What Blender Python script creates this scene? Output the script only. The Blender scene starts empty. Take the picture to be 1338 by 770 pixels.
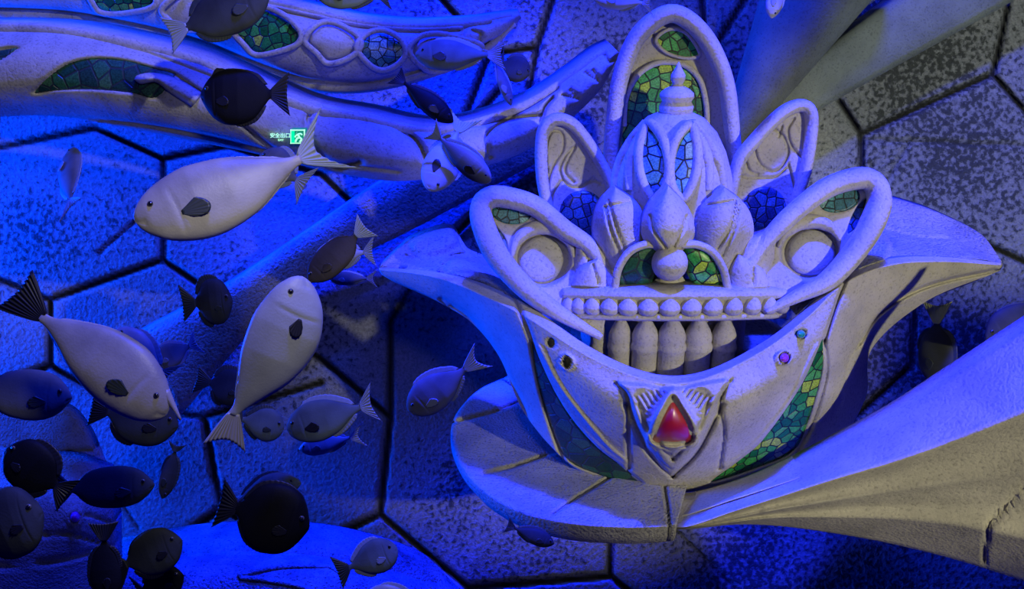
import bpy, bmesh, math, random
import numpy as np
from mathutils import Vector, Matrix, Euler

random.seed(7)
rng = np.random.default_rng(7)
SC = bpy.context.scene
COL = SC.collection

# ------------------------------------------------------------------ camera
W_PX, H_PX = 1338.0, 770.0
FPX = 1207.0
PITCH = math.radians(20)
CP, SP = math.cos(PITCH), math.sin(PITCH)
RIGHT = np.array([1.0, 0.0, 0.0])
FWD = np.array([0.0, CP, -SP])
UPV = np.array([0.0, SP, CP])
D0 = 5.0
CAM = -D0 * (FWD + RIGHT * ((875 - 669) / FPX) + UPV * ((385 - 620) / FPX))
cd = bpy.data.cameras.new('camera')
cam = bpy.data.objects.new('camera', cd)
COL.objects.link(cam)
cam.location = CAM.tolist()
cam.rotation_euler = (math.pi / 2 - PITCH, 0, 0)
cd.sensor_width = 36.0
cd.lens = 36.0 * FPX / W_PX
cd.clip_end = 60
SC.camera = cam

# ------------------------------------------------------------------ light and exposure
SC.view_settings.view_transform = 'Standard'
SC.view_settings.look = 'None'
SC.view_settings.gamma = 1.0
SC.view_settings.use_curve_mapping = False
SC.view_settings.exposure = 0.0
wd = bpy.data.worlds.new('water_glow')
SC.world = wd
wd.use_nodes = True
wd.node_tree.nodes['Background'].inputs[0].default_value = (0.0, 0.004, 1.0, 1)
wd.node_tree.nodes['Background'].inputs[1].default_value = 0.08


def cam_pt(px, py, d):
    """world point at view depth d behind pixel px, py"""
    return CAM + d * (FWD + RIGHT * ((px - 669) / FPX) + UPV * ((385 - py) / FPX))


def lamp(name, kind, loc, target, energy, color, **kw):
    ld = bpy.data.lights.new(name, kind)
    ld.energy = energy
    ld.color = color
    for k, v in kw.items():
        setattr(ld, k, v)
    o = bpy.data.objects.new(name, ld)
    COL.objects.link(o)
    o.location = Vector(loc)
    o.rotation_euler = (Vector(target) - Vector(loc)).to_track_quat('-Z', 'Y').to_euler()
    return o


# blue floodlights hung above the water, and one unseen washer added beside the wall
lamp('blue_flood_light', 'AREA', (0.3, -0.75, 11.0), (0.1, 0.4, 0.5), 2000, (0.01, 0.03, 1.0), shape='RECTANGLE', size=2.0, size_y=0.5)
lamp('blue_flood_light', 'SPOT', (0.2, -0.6, 11.0), (0.1, -0.1, 0.7), 22000, (0.01, 0.02, 1.0), spot_size=math.radians(23), spot_blend=0.5, shadow_soft_size=0.25)
lamp('blue_flood_light', 'SPOT', cam_pt(60, -2090, 3.9), cam_pt(150, 500, 6.9), 6000, (0.002, 0.05, 1.0), spot_size=math.radians(25), spot_blend=0.6, shadow_soft_size=0.2)
lamp('blue_flood_light', 'AREA', cam_pt(-700, 380, 6.1), cam_pt(330, 600, 6.9), 1500, (0.0, 0.05, 1.0), shape='RECTANGLE', size=0.5, size_y=3.0)  # added washer, out of view at the left, to brighten the wall
lamp('blue_flood_light', 'SPOT', cam_pt(560, -1300, 5.7), cam_pt(520, 560, 6.9), 40000, (0.0, 0.01, 1.0), spot_size=math.radians(26), spot_blend=0.8, shadow_soft_size=0.3)
# warm white spotlights from the gallery side, right of the viewer
_src = cam_pt(930, 350, 5.0) - 9.0 * np.array([-0.50, 0.83, -0.25])
lamp('white_spot_light', 'SPOT', _src, cam_pt(1060, 390, 5.0), 1500, (1.0, 0.93, 0.52), spot_size=math.radians(24.5), spot_blend=0.5, shadow_soft_size=0.10)
lamp('white_spot_light', 'SPOT', _src + 1.2 * UPV, cam_pt(1345, 90, 6.6), 1900, (0.92, 0.97, 0.78), spot_size=math.radians(22), spot_blend=0.5, shadow_soft_size=0.10)
_src2 = cam_pt(300, 120, 5.0) - 9.0 * (-0.55 * RIGHT + 0.79 * FWD - 0.30 * UPV)
lamp('white_spot_light', 'SPOT', _src2, cam_pt(190, -40, 5.0), 850, (1.0, 0.95, 0.75), spot_size=math.radians(17), spot_blend=0.45, shadow_soft_size=0.10)
# weak fill lamp added out of view over the near fish, just behind the glass
lamp('near_fish_fill_light', 'AREA', cam_pt(520, -420, 1.5), cam_pt(280, 420, 2.8), 11, (1.0, 0.96, 0.86), shape='DISK', size=0.4)


# ------------------------------------------------------------------ geometry helpers
def rays(px, py):
    px = np.asarray(px, float)
    py = np.asarray(py, float)
    return FWD + ((px - 669) / FPX)[..., None] * RIGHT + ((385 - py) / FPX)[..., None] * UPV


def at(px, py, Y):
    """world points where the rays through pixels px, py reach depth coordinate Y"""
    r = rays(px, py)
    t = (np.asarray(Y, float) - CAM[1]) / r[..., 1]
    return CAM + t[..., None] * r


def at_z(px, py, Z):
    r = rays(px, py)
    t = (np.asarray(Z, float) - CAM[2]) / r[..., 2]
    return CAM + t[..., None] * r


def cr(P, n, closed=False):
    """uniform Catmull-Rom through the rows of P, resampled to n rows"""
    P = np.asarray(P, float)
    k = len(P)
    if k == 2 and not closed:
        t = np.linspace(0, 1, n).reshape((-1,) + (1,) * (P.ndim - 1))
        return P[0] * (1 - t) + P[1] * t
    if closed:
        t = np.arange(n) * (k / n)
        idx = lambda i: P[i % k]
    else:
        t = np.linspace(0, k - 1, n)
        ext = np.concatenate([(2 * P[0] - P[1])[None], P, (2 * P[-1] - P[-2])[None]])
        idx = lambda i: ext[np.clip(i + 1, 0, k + 1)]
    i = np.floor(t).astype(int)
    if not closed:
        i = np.minimum(i, k - 2)
    f = (t - i).reshape((-1,) + (1,) * (P.ndim - 1))
    p0, p1, p2, p3 = idx(i - 1), idx(i), idx(i + 1), idx(i + 2)
    return 0.5 * ((2 * p1) + (-p0 + p2) * f + (2 * p0 - 5 * p1 + 4 * p2 - p3) * f ** 2 + (-p0 + 3 * p1 - 3 * p2 + p3) * f ** 3)


def even(P, n):
    """resample a polyline to n points evenly along its smooth length"""
    Q = cr(P, max(40, 8 * len(P)))
    d = np.r_[0, np.cumsum(np.linalg.norm(np.diff(Q, axis=0), axis=1))]
    s = np.linspace(0, d[-1], n)
    return np.stack([np.interp(s, d, Q[:, j]) for j in range(Q.shape[1])], 1)


def seg_dist(px, py, line):
    line = np.asarray(line, float)
    best = np.full(np.shape(px), 1e9)
    for (ax, ay), (bx, by) in zip(line[:-1], line[1:]):
        dx, dy = bx - ax, by - ay
        L = dx * dx + dy * dy + 1e-9
        t = np.clip(((px - ax) * dx + (py - ay) * dy) / L, 0, 1)
        best = np.minimum(best, np.hypot(px - ax - t * dx, py - ay - t * dy))
    return best


def inside(px, py, poly):
    poly = np.asarray(poly, float)
    res = np.zeros(np.shape(px), bool)
    x0, y0 = poly[-1]
    for x1, y1 in poly:
        c = ((y1 > py) != (y0 > py)) & (px < (x0 - x1) * (py - y1) / (y0 - y1 + 1e-12) + x1)
        res ^= c
        x0, y0 = x1, y1
    return res


def sm(x):
    x = np.clip(x, 0, 1)
    return x * x * (3 - 2 * x)


def relief(px, py, lines=(), bumps=()):
    """depth offsets (towards the viewer negative): carved lines (pts, width, depth) and raised or sunk areas (poly, edge, height)"""
    dy = np.zeros(np.shape(px))
    for pts, w, d in lines:
        q = cr(pts, 6 * len(pts)) if len(pts) > 2 else np.asarray(pts, float)
        dist = seg_dist(px, py, q)
        dy += d * np.exp(-(dist / w) ** 2)
    for poly, e, h in bumps:
        q = cr(poly, 6 * len(poly), True)
        q2 = np.vstack([q, q[:1]])
        dist = seg_dist(px, py, q2)
        m = inside(px, py, q)
        sd = np.where(m, dist, -dist)
        dy -= h * sm(sd / e + 0.5)
    return dy


def set_props(o, label=None, cat=None, group=None, kind=None):
    if label:
        o['label'] = label
    if cat:
        o['category'] = cat
    if group:
        o['group'] = group
    if kind:
        o['kind'] = kind
    return o


def world_of(o):
    m = o.matrix_basis.copy()
    while o.parent is not None:
        o = o.parent
        m = o.matrix_basis @ m
    return m


def mesh_obj(name, verts, faces, mat, parent=None, smooth=True, label=None):
    me = bpy.data.meshes.new(name)
    me.from_pydata([tuple(map(float, v)) for v in verts], [], [tuple(map(int, f)) for f in faces])
    me.validate()
    bm = bmesh.new()
    bm.from_mesh(me)
    bmesh.ops.recalc_face_normals(bm, faces=bm.faces)
    bm.to_mesh(me)
    bm.free()
    if smooth:
        me.polygons.foreach_set('use_smooth', [True] * len(me.polygons))
    if mat is not None:
        me.materials.append(mat)
    o = bpy.data.objects.new(name, me)
    COL.objects.link(o)
    if parent is not None:
        o.parent = parent
        me.transform(world_of(parent).inverted())
    if label:
        o['label'] = label
    return o


def empty(name, loc, label, cat, group=None):
    o = bpy.data.objects.new(name, None)
    COL.objects.link(o)
    o.location = Vector(loc)
    o.matrix_world = Matrix.Translation(Vector(loc))
    return set_props(o, label, cat, group)


def grid_faces(nv, nu, off=0, closed_u=False):
    i, j = np.meshgrid(np.arange(nv - 1), np.arange(nu if closed_u else nu - 1), indexing='ij')
    j2 = (j + 1) % nu
    a = off + i * nu + j
    return np.stack([a, off + i * nu + j2, off + (i + 1) * nu + j2, off + (i + 1) * nu + j], -1).reshape(-1, 4)


def slab_mesh(P, back):
    """closed solid between grid P and grid back (same shape): verts, faces"""
    nv, nu = P.shape[:2]
    n = nv * nu
    V = np.vstack([P.reshape(-1, 3), back.reshape(-1, 3)])
    F = [grid_faces(nv, nu), grid_faces(nv, nu, n)[:, ::-1]]
    ring = [i for i in range(nu)] + [r * nu + nu - 1 for r in range(1, nv)] + [(nv - 1) * nu + i for i in range(nu - 2, -1, -1)] + [r * nu for r in range(nv - 2, 0, -1)]
    ring = np.array(ring)
    nx = np.roll(ring, -1)
    F.append(np.stack([ring, nx, nx + n, ring + n], 1))
    return V, np.vstack(F)


def lofted(curves, nu, nv):
    """curves: equal-length rows of (px, py, Y) -> grid nv x nu x 3 in pixel space"""
    C = np.stack([cr(c, nu) for c in curves])
    return cr(C, nv)


def bend_profile(nv, power=2.0):
    v = np.linspace(-1, 1, nv)
    return 1 - np.abs(v) ** power


def leaf(chain_a, chain_b, Y, bulge, nu=60, nv=30, power=2.0):
    """pixel-space grid between two chains, domed towards the viewer"""
    A, B = even(chain_a, nu), even(chain_b, nu)
    t = np.linspace(0, 1, nv)[:, None, None]
    G = A[None] * (1 - t) + B[None] * t
    w = np.hypot(*(A - B).T)
    w = (w / w.max())[None, :]
    Yg = (Y(G[..., 0], G[..., 1]) if callable(Y) else np.full(G.shape[:2], float(Y)))
    Yg = Yg - bulge * bend_profile(nv, power)[:, None] * w ** 0.8
    return np.dstack([G, Yg])


def pix_solid(name, G, thick, mat, parent=None, lines=(), bumps=(), label=None):
    """a solid from a pixel-space grid: relief cut in the front, a back face `thick` behind"""
    Y = G[..., 2] + relief(G[..., 0], G[..., 1], lines, bumps)
    P = at(G[..., 0], G[..., 1], Y)
    Bk = at(G[..., 0], G[..., 1], G[..., 2])
    Bk = Bk + np.array([0, thick, 0])
    V, F = slab_mesh(P, Bk)
    return mesh_obj(name, V, F, mat, parent, label=label)


def tube(points, radius, n=10, closed=False, flat=1.0, cap=True):
    """verts, faces of a tube along world points; radius scalar or per point"""
    P = np.asarray(points, float)
    m = len(P)
    R = np.broadcast_to(np.asarray(radius, float), (m,))
    T = np.gradient(P, axis=0)
    if closed:
        T = np.roll(P, -1, 0) - np.roll(P, 1, 0)
    T /= np.linalg.norm(T, axis=1)[:, None] + 1e-12
    ref = np.array([0, -1.0, 0.05])
    V = []
    ang = np.linspace(0, 2 * math.pi, n, endpoint=False)
    for i in range(m):
        a = ref - T[i] * (ref @ T[i])
        a /= np.linalg.norm(a) + 1e-12
        b = np.cross(T[i], a)
        V.append(P[i] + R[i] * (np.cos(ang)[:, None] * a * flat + np.sin(ang)[:, None] * b))
    V = np.vstack(V)
    F = [tuple(f) for f in grid_faces(m, n, 0, True)]
    if closed:
        for j in range(n):
            F.append(((m - 1) * n + j, (m - 1) * n + (j + 1) % n, (j + 1) % n, j))
    elif cap:
        F.append(tuple(range(n - 1, -1, -1)))
        F.append(tuple((m - 1) * n + j for j in range(n)))
    return V, F


def pix_tube(name, pts, Y, r, mat, parent=None, n=60, closed=False, flat=1.0, sides=10, label=None):
    """tube along a pixel curve; Y scalar, list per point, or function of px, py; r in metres (scalar or end-to-end list)"""
    pts = np.asarray(pts, float)
    if np.ndim(Y) == 1 and not callable(Y):
        pts = np.column_stack([pts, Y])
    q = cr(pts, n, True) if closed else even(pts, n)
    if callable(Y):
        Yv = Y(q[:, 0], q[:, 1])
    elif q.shape[1] == 3:
        Yv = q[:, 2]
    else:
        Yv = np.full(len(q), float(Y))
    P = at(q[:, 0], q[:, 1], Yv)
    rr = r if np.ndim(r) == 0 else np.interp(np.linspace(0, 1, n), np.linspace(0, 1, len(r)), r)
    V, F = tube(P, rr, sides, closed, flat)
    return mesh_obj(name, V, F, mat, parent, label=label)


def join_mesh(parts):
    V, F, off = [], [], 0
    for v, f in parts:
        v = np.asarray(v, float)
        V.append(v)
        F += [tuple(int(i) + off for i in q) for q in f]
        off += len(v)
    return np.vstack(V), F


def lathe(profile, center, n=48, squash=1.0):
    """profile rows (radius, z) bottom to top around a vertical axis at center (x, y)"""
    pr = np.asarray(profile, float)
    ang = np.linspace(0, 2 * math.pi, n, endpoint=False)
    V = np.stack([center[0] + pr[:, :1] * np.cos(ang), center[1] + squash * pr[:, :1] * np.sin(ang), np.repeat(pr[:, 1:], n, 1)], -1).reshape(-1, 3)
    F = [tuple(f) for f in grid_faces(len(pr), n, 0, True)]
    F.append(tuple(range(n - 1, -1, -1)))
    F.append(tuple((len(pr) - 1) * n + j for j in range(n)))
    return V, F


def ellipse(cx, cy, rx, ry, tilt=0, n=12):
    a = np.linspace(0, 2 * math.pi, n, endpoint=False)
    t = math.radians(tilt)
    x, y = rx * np.cos(a), ry * np.sin(a)
    return [(cx + p * math.cos(t) - q * math.sin(t), cy + p * math.sin(t) + q * math.cos(t)) for p, q in zip(x, y)]


def disc_grid(poly, Y, dome=0.0, rings=8, n=40):
    """radial pixel-space grid filling a star-shaped outline"""
    q = cr(poly, n, True)
    c = q.mean(0)
    t = np.linspace(1, 0.02, rings)[:, None, None]
    G = c + (q[None] - c) * t
    Yg = Y(G[..., 0], G[..., 1]) if callable(Y) else np.full(G.shape[:2], float(Y))
    Yg = Yg - dome * np.sqrt(np.clip(1 - t[..., 0] ** 2, 0, 1))
    return np.dstack([G, Yg])


def pix_disc(name, poly, Y, mat, parent, dome=0.0, thick=0.02, n=40, rings=8, label=None):
    G = disc_grid(poly, Y, dome, rings, n)
    P = at(G[..., 0], G[..., 1], G[..., 2])
    back = P[0] + np.array([0, thick, 0])
    V = np.vstack([P.reshape(-1, 3), back])
    m = G.shape[1]
    F = [tuple(f) for f in grid_faces(rings, m, 0, True)]
    F.append(tuple((rings - 1) * m + j for j in range(m)))
    o = rings * m
    F += [(j, (j + 1) % m, o + (j + 1) % m, o + j) for j in range(m)]
    F.append(tuple(o + j for j in range(m - 1, -1, -1)))
    return mesh_obj(name, V, F, mat, parent, label=label)


class Surf:
    """remembers a pixel-space grid so that other pieces can be set on it"""

    def __init__(self, G):
        self.p = G.reshape(-1, 3)

    def Y(self, off=0.0):
        def f(px, py):
            px = np.asarray(px, float)
            q = np.stack([px.ravel(), np.asarray(py, float).ravel()], 1)
            out = np.empty(len(q))
            for i, (x, y) in enumerate(q):
                d = (self.p[:, 0] - x) ** 2 + (self.p[:, 1] - y) ** 2
                k = np.argpartition(d, 6)[:6]
                w = 1 / (d[k] + 0.5)
                out[i] = (self.p[k, 2] * w).sum() / w.sum()
            return out.reshape(px.shape) + off
        return f


# ------------------------------------------------------------------ materials
def new_mat(name):
    m = bpy.data.materials.new(name)
    m.use_nodes = True
    nt = m.node_tree
    return m, nt, nt.nodes['Principled BSDF']


def nd(nt, kind, **kw):
    n = nt.nodes.new(kind)
    for k, v in kw.items():
        if k in n.inputs:
            n.inputs[k].default_value = v
        else:
            setattr(n, k, v)
    return n


def ramp(nt, stops, interp='LINEAR'):
    r = nt.nodes.new('ShaderNodeValToRGB')
    r.color_ramp.interpolation = interp
    e = r.color_ramp.elements
    while len(e) < len(stops):
        e.new(0.5)
    for i, (p, c) in enumerate(stops):
        e[i].position = p
        e[i].color = tuple(c) + (1,) if len(c) == 3 else c
    return r


def stone(name, base, dark, speck=0.3, bump=0.25, scale=1.0):
    m, nt, bs = new_mat(name)
    L = nt.links.new
    geo = nd(nt, 'ShaderNodeNewGeometry')
    n1 = nd(nt, 'ShaderNodeTexNoise', Scale=3.5 * scale, Detail=6.0, Roughness=0.6)
    n2 = nd(nt, 'ShaderNodeTexNoise', Scale=70.0 * scale, Detail=3.0)
    n3 = nd(nt, 'ShaderNodeTexNoise', Scale=18.0 * scale, Detail=4.0, Roughness=0.7)
    for n in (n1, n2, n3):
        L(geo.outputs['Position'], n.inputs['Vector'])
    r1 = ramp(nt, [(0.35, dark), (0.6, base)])
    L(n1.outputs[0], r1.inputs[0])
    r2 = ramp(nt, [(0.30, (1 - speck,) * 3), (0.46, (1, 1, 1))])
    L(n2.outputs[0], r2.inputs[0])
    r3 = ramp(nt, [(0.24, (0.6, 0.6, 0.6)), (0.31, (1, 1, 1))])
    L(n3.outputs[0], r3.inputs[0])
    mx = nd(nt, 'ShaderNodeMixRGB', blend_type='MULTIPLY')
    mx.inputs[0].default_value = 1
    L(r1.outputs[0], mx.inputs[1])
    L(r2.outputs[0], mx.inputs[2])
    my = nd(nt, 'ShaderNodeMixRGB', blend_type='MULTIPLY')
    my.inputs[0].default_value = 1
    L(mx.outputs[0], my.inputs[1])
    L(r3.outputs[0], my.inputs[2])
    L(my.outputs[0], bs.inputs['Base Color'])
    bs.inputs['Roughness'].default_value = 0.85
    bs.inputs['Specular IOR Level'].default_value = 0.2
    add = nd(nt, 'ShaderNodeMath', operation='ADD')
    L(n2.outputs[0], add.inputs[0])
    L(n3.outputs[0], add.inputs[1])
    b = nd(nt, 'ShaderNodeBump', Strength=bump, Distance=0.02)
    L(add.outputs[0], b.inputs['Height'])
    L(b.outputs[0], bs.inputs['Normal'])
    return m


def tile_stone(name):
    m, nt, bs = new_mat(name)
    L = nt.links.new
    geo = nd(nt, 'ShaderNodeNewGeometry')
    at_ = nd(nt, 'ShaderNodeAttribute', attribute_name='grout')
    big = nd(nt, 'ShaderNodeTexNoise', Scale=0.9, Detail=3.0)
    mid = nd(nt, 'ShaderNodeTexNoise', Scale=30.0, Detail=4.0, Roughness=0.55, Distortion=0.2)
    fine = nd(nt, 'ShaderNodeTexNoise', Scale=60.0, Detail=3.0)
    for n in (big, mid, fine):
        L(geo.outputs['Position'], n.inputs['Vector'])
    # algae blotches, denser where the broad noise is high
    mp = nd(nt, 'ShaderNodeMapRange')
    mp.inputs[1].default_value = 0.35
    mp.inputs[2].default_value = 0.65
    mp.inputs[3].default_value = -0.10
    mp.inputs[4].default_value = 0.10
    L(big.outputs[0], mp.inputs[0])
    ad = nd(nt, 'ShaderNodeMath', operation='ADD')
    L(mid.outputs[0], ad.inputs[0])
    # the algae grows thicker towards the right end of the wall
    sx = nd(nt, 'ShaderNodeSeparateXYZ')
    L(geo.outputs['Position'], sx.inputs[0])
    gx = nd(nt, 'ShaderNodeMapRange')
    for k, v in enumerate((-1.5, 1.8, -0.085, 0.02)):
        gx.inputs[k + 1].default_value = v
    L(sx.outputs[0], gx.inputs[0])
    ad2 = nd(nt, 'ShaderNodeMath', operation='ADD')
    L(mp.outputs[0], ad2.inputs[0])
    L(gx.outputs[0], ad2.inputs[1])
    L(ad2.outputs[0], ad.inputs[1])
    r = ramp(nt, [(0.45, (0.25, 0.26, 0.26)), (0.60, (0.05, 0.055, 0.055))])
    L(ad.outputs[0], r.inputs[0])
    r2 = ramp(nt, [(0.35, (0.65,) * 3), (0.6, (1,) * 3)])
    L(fine.outputs[0], r2.inputs[0])
    mx = nd(nt, 'ShaderNodeMixRGB', blend_type='MULTIPLY')
    mx.inputs[0].default_value = 1
    L(r.outputs[0], mx.inputs[1])
    L(r2.outputs[0], mx.inputs[2])
    g = nd(nt, 'ShaderNodeMixRGB')
    L(at_.outputs['Fac'], g.inputs[0])
    L(mx.outputs[0], g.inputs[1])
    g.inputs[2].default_value = (0.01, 0.01, 0.01, 1)
    L(g.outputs[0], bs.inputs['Base Color'])
    bs.inputs['Roughness'].default_value = 0.8
    bs.inputs['Specular IOR Level'].default_value = 0.25
    b = nd(nt, 'ShaderNodeBump', Strength=0.5, Distance=0.03)
    L(mid.outputs[0], b.inputs['Height'])
    L(b.outputs[0], bs.inputs['Normal'])
    return m


def mosaic_mat(name, colors, scale=16.0, grout=(0.012, 0.016, 0.014)):
    m, nt, bs = new_mat(name)
    L = nt.links.new
    geo = nd(nt, 'ShaderNodeNewGeometry')
    sx = nd(nt, 'ShaderNodeSeparateXYZ')
    cx = nd(nt, 'ShaderNodeCombineXYZ')
    L(geo.outputs['Position'], sx.inputs[0])
    L(sx.outputs[0], cx.inputs[0])
    L(sx.outputs[2], cx.inputs[1])
    v1 = nd(nt, 'ShaderNodeTexVoronoi', voronoi_dimensions='2D', feature='F1', Scale=scale, Randomness=0.85)
    v2 = nd(nt, 'ShaderNodeTexVoronoi', voronoi_dimensions='2D', feature='DISTANCE_TO_EDGE', Scale=scale, Randomness=0.85)
    L(cx.outputs[0], v1.inputs['Vector'])
    L(cx.outputs[0], v2.inputs['Vector'])
    sp = nd(nt, 'ShaderNodeSeparateColor')
    L(v1.outputs['Color'], sp.inputs[0])
    k = len(colors)
    r = ramp(nt, [(i / k, c) for i, c in enumerate(colors)], 'CONSTANT')
    L(sp.outputs[0], r.inputs[0])
    n = nd(nt, 'ShaderNodeTexNoise', Scale=120.0, Detail=2.0)
    L(geo.outputs['Position'], n.inputs['Vector'])
    rn = ramp(nt, [(0.35, (0.6,) * 3), (0.65, (1.35,) * 3)])
    L(n.outputs[0], rn.inputs[0])
    mm = nd(nt, 'ShaderNodeMixRGB', blend_type='MULTIPLY')
    mm.inputs[0].default_value = 1
    L(r.outputs[0], mm.inputs[1])
    L(rn.outputs[0], mm.inputs[2])
    e = ramp(nt, [(0.045, (0, 0, 0)), (0.075, (1, 1, 1))])
    L(v2.outputs['Distance'], e.inputs[0])
    mx = nd(nt, 'ShaderNodeMixRGB')
    mx.inputs[1].default_value = tuple(grout) + (1,)
    L(e.outputs[0], mx.inputs[0])
    L(mm.outputs[0], mx.inputs[2])
    L(mx.outputs[0], bs.inputs['Base Color'])
    bs.inputs['Roughness'].default_value = 0.35
    b = nd(nt, 'ShaderNodeBump', Strength=0.6, Distance=0.01)
    L(e.outputs[0], b.inputs['Height'])
    L(b.outputs[0], bs.inputs['Normal'])
    return m


def plain(name, col, rough=0.5, coat=0.0, emit=None, strength=1.0):
    m, nt, bs = new_mat(name)
    bs.inputs['Base Color'].default_value = tuple(col) + (1,)
    bs.inputs['Roughness'].default_value = rough
    bs.inputs['Coat Weight'].default_value = coat
    bs.inputs['Coat Roughness'].default_value = 0.08
    if emit:
        bs.inputs['Emission Color'].default_value = tuple(emit) + (1,)
        bs.inputs['Emission Strength'].default_value = strength
    return m


def fish_skin(name, back, belly, spots=0.15, rough=0.45):
    """colour from belly to back in the fish's own height, with soft mottling"""
    m, nt, bs = new_mat(name)
    L = nt.links.new
    tc = nd(nt, 'ShaderNodeTexCoord')
    sx = nd(nt, 'ShaderNodeSeparateXYZ')
    L(tc.outputs['Generated'], sx.inputs[0])
    r = ramp(nt, [(0.15, belly), (0.75, back)])
    L(sx.outputs[2], r.inputs[0])
    n = nd(nt, 'ShaderNodeTexNoise', Scale=9.0, Detail=5.0)
    L(tc.outputs['Object'], n.inputs['Vector'])
    rn = ramp(nt, [(0.35, (1 - spots,) * 3), (0.62, (1, 1, 1))])
    L(n.outputs[0], rn.inputs[0])
    mm = nd(nt, 'ShaderNodeMixRGB', blend_type='MULTIPLY')
    mm.inputs[0].default_value = 1
    L(r.outputs[0], mm.inputs[1])
    L(rn.outputs[0], mm.inputs[2])
    L(mm.outputs[0], bs.inputs['Base Color'])
    bs.inputs['Roughness'].default_value = rough
    n2 = nd(nt, 'ShaderNodeTexNoise', Scale=150.0, Detail=2.0)
    L(tc.outputs['Object'], n2.inputs['Vector'])
    b = nd(nt, 'ShaderNodeBump', Strength=0.12, Distance=0.005)
    L(n2.outputs[0], b.inputs['Height'])
    L(b.outputs[0], bs.inputs['Normal'])
    return m


M_STONE = stone('carved_stone', (0.56, 0.53, 0.47), (0.42, 0.40, 0.36))
M_ARM = stone('weathered_stone', (0.52, 0.50, 0.46), (0.36, 0.35, 0.33), speck=0.35)
M_RIB = stone('smooth_grey_stone', (0.21, 0.24, 0.22), (0.15, 0.17, 0.16), speck=0.3)
M_ROUGH = stone('rough_stone', (0.34, 0.34, 0.33), (0.18, 0.18, 0.18), speck=0.5, bump=0.9, scale=0.7)
M_TILE = tile_stone('algae_tile')
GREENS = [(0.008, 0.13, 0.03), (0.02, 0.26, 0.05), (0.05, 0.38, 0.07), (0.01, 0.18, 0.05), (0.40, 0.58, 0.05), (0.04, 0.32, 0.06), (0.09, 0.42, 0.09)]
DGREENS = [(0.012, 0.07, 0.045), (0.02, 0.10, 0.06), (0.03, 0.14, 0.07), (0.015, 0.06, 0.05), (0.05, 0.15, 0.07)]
TEALS = [(0.05, 0.22, 0.22), (0.10, 0.34, 0.32), (0.03, 0.14, 0.16), (0.24, 0.46, 0.42), (0.08, 0.26, 0.30)]
MIXED = [(0.08, 0.24, 0.30), (0.12, 0.36, 0.36), (0.04, 0.14, 0.18), (0.10, 0.30, 0.22), (0.30, 0.45, 0.16), (0.10, 0.28, 0.38)]
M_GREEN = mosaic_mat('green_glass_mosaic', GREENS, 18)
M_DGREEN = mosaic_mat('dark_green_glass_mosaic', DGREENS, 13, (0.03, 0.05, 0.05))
M_TEAL = mosaic_mat('teal_glass_mosaic', TEALS, 21)
M_BLUE = mosaic_mat('blue_glass_mosaic', [(0.03, 0.08, 0.16), (0.05, 0.14, 0.22), (0.02, 0.05, 0.12), (0.07, 0.18, 0.26)], 19)
M_MIX = mosaic_mat('blue_green_glass_mosaic', MIXED, 17)
M_RED = plain('red_glass', (0.50, 0.003, 0.04), 0.42, 1.0)
M_RED.node_tree.nodes['Principled BSDF'].inputs['Coat Roughness'].default_value = 0.38
M_RED.node_tree.nodes['Principled BSDF'].inputs['Coat IOR'].default_value = 2.0
M_PURPLE = plain('purple_glass', (0.40, 0.06, 0.65), 0.1, 1.0)
M_EMERALD = plain('green_glass', (0.02, 0.35, 0.18), 0.1, 1.0)
M_HOLE = plain('dark_socket', (0.015, 0.02, 0.02), 0.3, 0.6)

# ------------------------------------------------------------------ the tiled rock wall behind everything
WALL_D = 6.9
GROOVES = [
    [(-200, 230), (0, 193), (125, 168), (213, 208), (298, 191), (420, 228), (458, 264), (520, 285)],
    [(213, 208), (213, 340)], [(-200, 300), (0, 365), (66, 392), (213, 340), (300, 398), (420, 470), (510, 545)],
    [(66, 392), (66, 478)], [(-200, 540), (0, 503), (66, 478), (160, 530), (268, 545), (420, 500)],
    [(268, 545), (280, 620), (290, 665)], [(290, 665), (240, 700), (150, 720)], [(290, 665), (330, 690), (380, 720)],
    [(510, 545), (497, 672)], [(497, 672), (430, 705), (370, 730)], [(497, 672), (612, 768), (650, 830)],
    [(500, 715), (560, 752), (590, 800)], [(612, 768), (797, 753)], [(797, 753), (798, 690), (780, 600)], [(797, 753), (860, 800), (1000, 830)],
    [(1097, 132), (1125, 175), (1125, 290), (1200, 340), (1290, 320)], [(1125, 175), (1297, 97)], [(1297, 97), (1315, 15), (1330, -80)],
    [(1297, 97), (1360, 170), (1500, 200)], [(1290, 320), (1420, 380)], [(1200, 340), (1190, 480), (1100, 560)],
    [(560, -20), (600, 25), (640, 70), (600, 175)], [(660, 110), (600, 178), (560, 230)], [(735, -40), (702, 62), (690, 130)],
    [(915, -20), (920, 40), (940, 90)], [(985, -20), (930, 70)], [(640, 70), (702, 62)], [(600, 178), (640, 260), (560, 340), (510, 420), (510, 545)],
]
THIN = [[(1125, 182), (1338, 190)], [(1140, 215), (1110, 290)], [(1190, 182), (1150, 250)], [(213, 260), (130, 330)], [(880, 690), (960, 770)], [(120, 600), (180, 690)]]


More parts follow.
